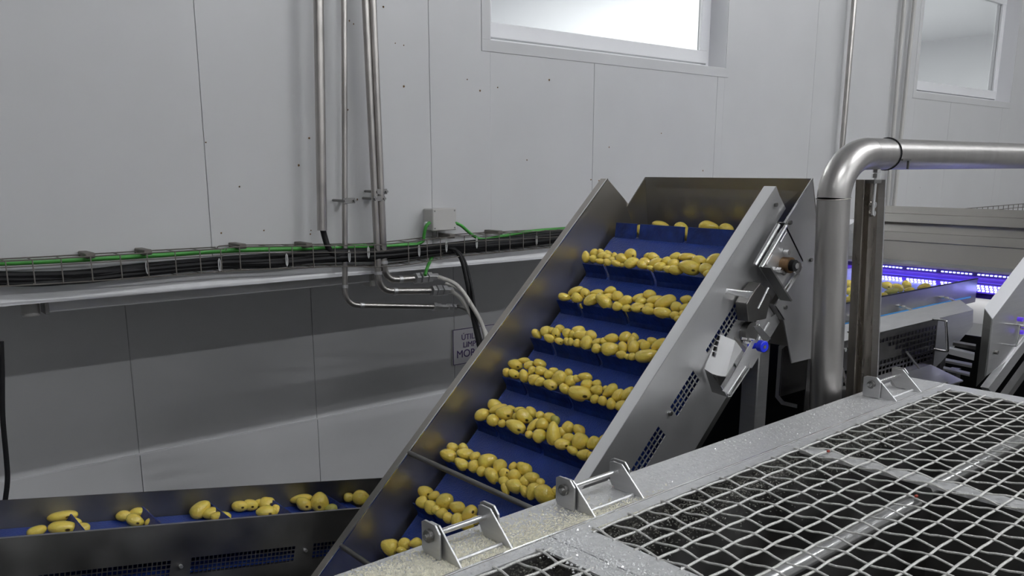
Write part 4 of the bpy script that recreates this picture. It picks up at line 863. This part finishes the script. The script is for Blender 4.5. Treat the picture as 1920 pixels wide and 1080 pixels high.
# tilted flat plate below
o = MB().prism([at(1596, 722, 'Z', -0.90), at(1738, 680, 'Z', -0.90), at(1806, 713, 'Z', -0.90), at(1700, 745, 'Z', -0.90), at(1600, 760, 'Z', -0.90)], (0, 0, -0.006)).build('drip_tray', M['steel'], loc=(3.6, 1.5, -0.91)); tag(o, 'flat grey steel tray below the perforated guard', 'tray')
# potatoes on it
def solve2(px, py, bpx):
    r = ray(px, py); return r * ((-0.635 + 0.03) / r.z)
def min2(c, d, r):
    if c.y - r < 1.91: c = c * ((1.91 + r) / c.y)
    if c.y + r > 2.47: c = c * ((2.47 - r) / c.y)
    if c.z - r < -0.634: c = c.copy(); c = c * ((-0.634 + r) / c.z) if False else Vector((c.x, c.y, -0.634 + r))
    return c
place_row([(170,300,85,60,0),(200,420,75,58,10),(265,500,70,60,-20),(175,565,62,52,0),(285,575,60,50,30),(850,320,92,60,15,'s'),(930,430,105,52,-10,'g'),(1040,360,92,60,30),(1190,310,72,64,0),(1235,405,82,44,0),(1490,350,102,58,-5),(795,490,60,45,0)],
          1570, 500, 9.143, 'on conveyor behind thick pipe', 'potatoes under the violet light', solve2, min2)
# optical cover with LED bar
XS = 4.95
so_ = thing('sorter_cover', 'wide ridged steel cover of the sorting machine above the violet light', 'machine', (XS, 2.1, -0.6))
ya, yb = 2.74, 1.2
tops = at(1900, 397, 'X', XS).z
prof = [(XS + 0.10, tops + 0.005), (XS + 0.085, tops - 0.035), (XS + 0.075, tops - 0.038), (XS + 0.055, tops - 0.085), (XS + 0.075, tops - 0.09), (XS + 0.045, tops - 0.14), (XS + 0.035, tops - 0.142), (XS + 0.02, tops - 0.19), (XS + 0.03, tops - 0.195), (XS + 0.0, tops - 0.30), (XS + 0.005, tops - 0.30), (XS + 0.11, tops + 0.0)]
MB().prism([(x, yb, z) for x, z in prof], (0, 2.60 - yb, 0)).build('ridged_cover', M['steel_in'], so_)
MB().prism([(XS + 0.1, 2.60, tops), (XS, 2.60, tops - 0.3), (XS + 0.0, 2.74, tops - 0.3), (XS + 0.02, 2.74, tops - 0.12)], (0.004, 0, 0)).build('corner_plate', M['steel'], so_)
z_l = at(1657, 497, 'X', XS).z
MB().box(XS - 0.06, XS + 0.05, yb, 2.72, z_l - 0.01, z_l + 0.012).build('bar_housing', M['led_house'], so_)
MB().box(XS - 0.04, XS + 0.02, yb, 2.72, z_l - 0.13, z_l - 0.095).build('bar_housing', M['led_house'], so_)
MB().tube([(XS - 0.045, yb, z_l - 0.030), (XS - 0.045, 2.70, z_l - 0.030)], 0.018, 12).build('light_tube', M['led_tube'], so_, smooth=True)
ld = MB()
yy = 2.5; i = 0
while yy > yb + 0.02:
    if i % 9 != 8:
        for j in range(3): 
            c = Vector((XS - 0.058, yy - j * 0.004, z_l - 0.062 - 0.0125 * j)); ld.box(c.x, c.x + 0.004, c.y - 0.0065, c.y + 0.0065, c.z - 0.0042, c.z + 0.0042)
        ld.box(XS - 0.066, XS - 0.062, yy - 0.006, yy + 0.006, z_l - 0.003, z_l + 0.003)
    yy -= 0.0215; i += 1
MB().box(XS - 0.054, XS - 0.05, yb, 2.52, z_l - 0.100, z_l - 0.052).build('led_board', M['led_tube'], so_)
ld.build('led_rows', M['led'], so_, kind='stuff')
area('sorter_led_light', (XS - 0.08, 2.0, z_l - 0.08), 0.05, 1.0, 0.25, (0.25, 0.12, 1.0), (0, math.radians(35), 0))
MB().box(XS + 0.1, XS + 0.104, yb, 2.6, -0.85, z_l - 0.05).build('bright_inner_wall', M['far'], so_)
area('sorter_inner_light', (XS + 0.05, 2.1, z_l - 0.14), 0.04, 0.8, 0.35, (1, 1, 1), (0, 0, 0))
MB().box(XS + 0.15, XS + 0.20, 2.60, 2.66, -H, -0.3).build('leg', M['steel_dk'], so_); MB().box(XS + 0.15, XS + 0.20, yb, yb + 0.06, -H, -0.3).build('leg', M['steel_dk'], so_)
# tray on the far wall
t = thing('cable_tray', 'short length of wire tray on the wall above the sorting machine', 'cable tray', at(1880, 390, 'Y', 3.42))
q0, q1 = at(1800, 392, 'Y', 3.42), at(1960, 378, 'Y', 3.42)
for dz in (0, -0.035, -0.08): MB().tube([q0 + Vector((0, 0, dz)), q1 + Vector((0.5, 0, dz + 0.0))], 0.004, 6).build('rail_wire', M['traywire'], t)
for i in range(22):
    q = lerp(q0, q1 + Vector((0.5, 0, 0)), i / 21); MB().tube([q, q + Vector((0, 0, -0.08))], 0.0035, 5).build('cross_wire', M['traywire'], t)
# second elevator on the right; white colour on its steel flange stands for lamp glare
r2 = thing('outfeed_elevator', 'second inclined steel conveyor at the right edge with bright top flange', 'conveyor', (3.9, 1.4, -H))
yo = 1.32
f0, f1, f2, f3 = at(1846, 577, 'Y', yo + 0.05), at(1861, 598, 'Y', yo), at(1990, 427, 'Y', yo), at(1968, 419, 'Y', yo + 0.05)
MB().prism([f0, f1, f2, f3], (0.0, 0, -0.004)).build('top_flange', M['white'], r2)
MB().prism([f1, f2, at(1990, 540, 'Y', yo), at(1920, 630, 'Y', yo), at(1887, 677, 'Y', yo), at(1848, 706, 'Y', yo)], (0, 0.004, 0)).build('side_panel', M['steel'], r2)
MB().prism([f0, f1, at(1848, 706, 'Y', yo), at(1830, 725, 'Y', yo + 0.05)], (0.004, 0, 0.0)).build('end_panel', M['steel_dk'], r2)
MB().prism([at(1853, 728, 'Y', yo - 0.01), at(1980, 560, 'Y', yo - 0.01), at(1990, 566, 'Y', yo - 0.01), at(1862, 740, 'Y', yo - 0.01)], (0, 0.03, 0)).build('lower_rail', M['steel'], r2)
MB().prism([at(1886, 745, 'Y', yo), at(1990, 600, 'Y', yo), at(1996, 606, 'Y', yo), at(1896, 745, 'Y', yo)], (0, 0.03, 0)).build('lower_beam', M['steel_dk'], r2)
handle(at(1886, 607, 'Y', yo), at(1880, 645, 'Y', yo), 0.05, r2, 0.004)
MB().cyl(at(1864, 660, 'Y', yo), at(1864, 660, 'Y', yo) + Vector((0, -0.015, 0)), 0.008, 8).build('bolt', M['steel_dk'], r2)
MB().box(3.72, 3.78, yo + 0.01, yo + 0.07, -H, -0.95).build('leg', M['steel_dk'], r2)
for (x, y, m) in ((1908, 598, 'bluek'), (1914, 612, 'steel_hi'), (1909, 622, 'bluek')):
    q = at(x, y, 'Y', yo - 0.01); MB().cyl(q, q + Vector((0, -0.02, 0)), 0.009, 10).build('valve', M[m if m != 'bluek' else 'led_tube'], r2)
# dark step bars between
st = thing('step_frame', 'dark step frame with one bright tread beneath the sorting conveyor', 'steps', (4.3, 1.6, -H))
for (xa_, ya_, xb_, yb_, h_, m) in ((1786, 648, 1829, 656, 6, 'steel_dk'), (1779, 664, 1826, 676, 10, 'white'), (1772, 680, 1822, 690, 4, 'steel'), (1768, 694, 1818, 706, 3, 'steel')):
    a = at(xa_, ya_, 'Y', 1.62); b = at(xb_, yb_, 'Y', 1.45); th = h_ / 1600 * 4
    MB().prism([a, b, b + Vector((0, 0, th)), a + Vector((0, 0, th))], (0.05, 0.02, 0)).build('tread', M[m], st)
MB().box(4.0, 4.05, 1.62, 1.66, -H, -0.9).build('leg', M['steel_dk'], st); MB().box(3.75, 3.8, 1.44, 1.48, -H, -0.95).build('leg', M['steel_dk'], st)
# bits between elevator head and sorter
hose('blue hose end sticking out below the hood', [at(1462, 618, 'Y', 1.85), at(1480, 615, 'Y', 1.84), at(1497, 612, 'Y', 1.83), at(1502, 622, 'Y', 1.82)], 0.010, 'blueh')
o = MB().prism([at(1486, 640, 'Y', 1.84), at(1500, 632, 'Y', 1.84), at(1502, 655, 'Y', 1.84), at(1484, 660, 'Y', 1.84)], (0, 0.01, 0)).build('rag', M['orange'], bevel=0.003); tag(o, 'scrap of tan cloth inside the end frame', 'cloth')
o = MB().tube([at(1466, 588, 'Y', 1.68), at(1488, 604, 'Y', 1.72), at(1494, 612, 'Y', 1.75)], 0.012, 8).build('rubber_flap', M['black']); tag(o, 'black rubber stub below the hood corner', 'rubber')

# added black sheets that stand for the deep shade under the machines
o = MB().box(2.15, 4.9, 2.50, 2.508, -H, -0.80).build('shade_sheet', M['black']); tag(o, 'added black sheet for the shade behind the elevator legs', 'shade sheet')
o = MB().box(4.48, 4.49, 1.30, 2.46, -H, -0.82).build('shade_sheet', M['black']); tag(o, 'added black sheet for the shade behind the steps', 'shade sheet')
o = MB().box(3.25, 5.6, 0.6, 0.61, -H, -0.80).build('shade_sheet', M['black']); tag(o, 'added black sheet for the shade under the right-hand elevator', 'shade sheet')
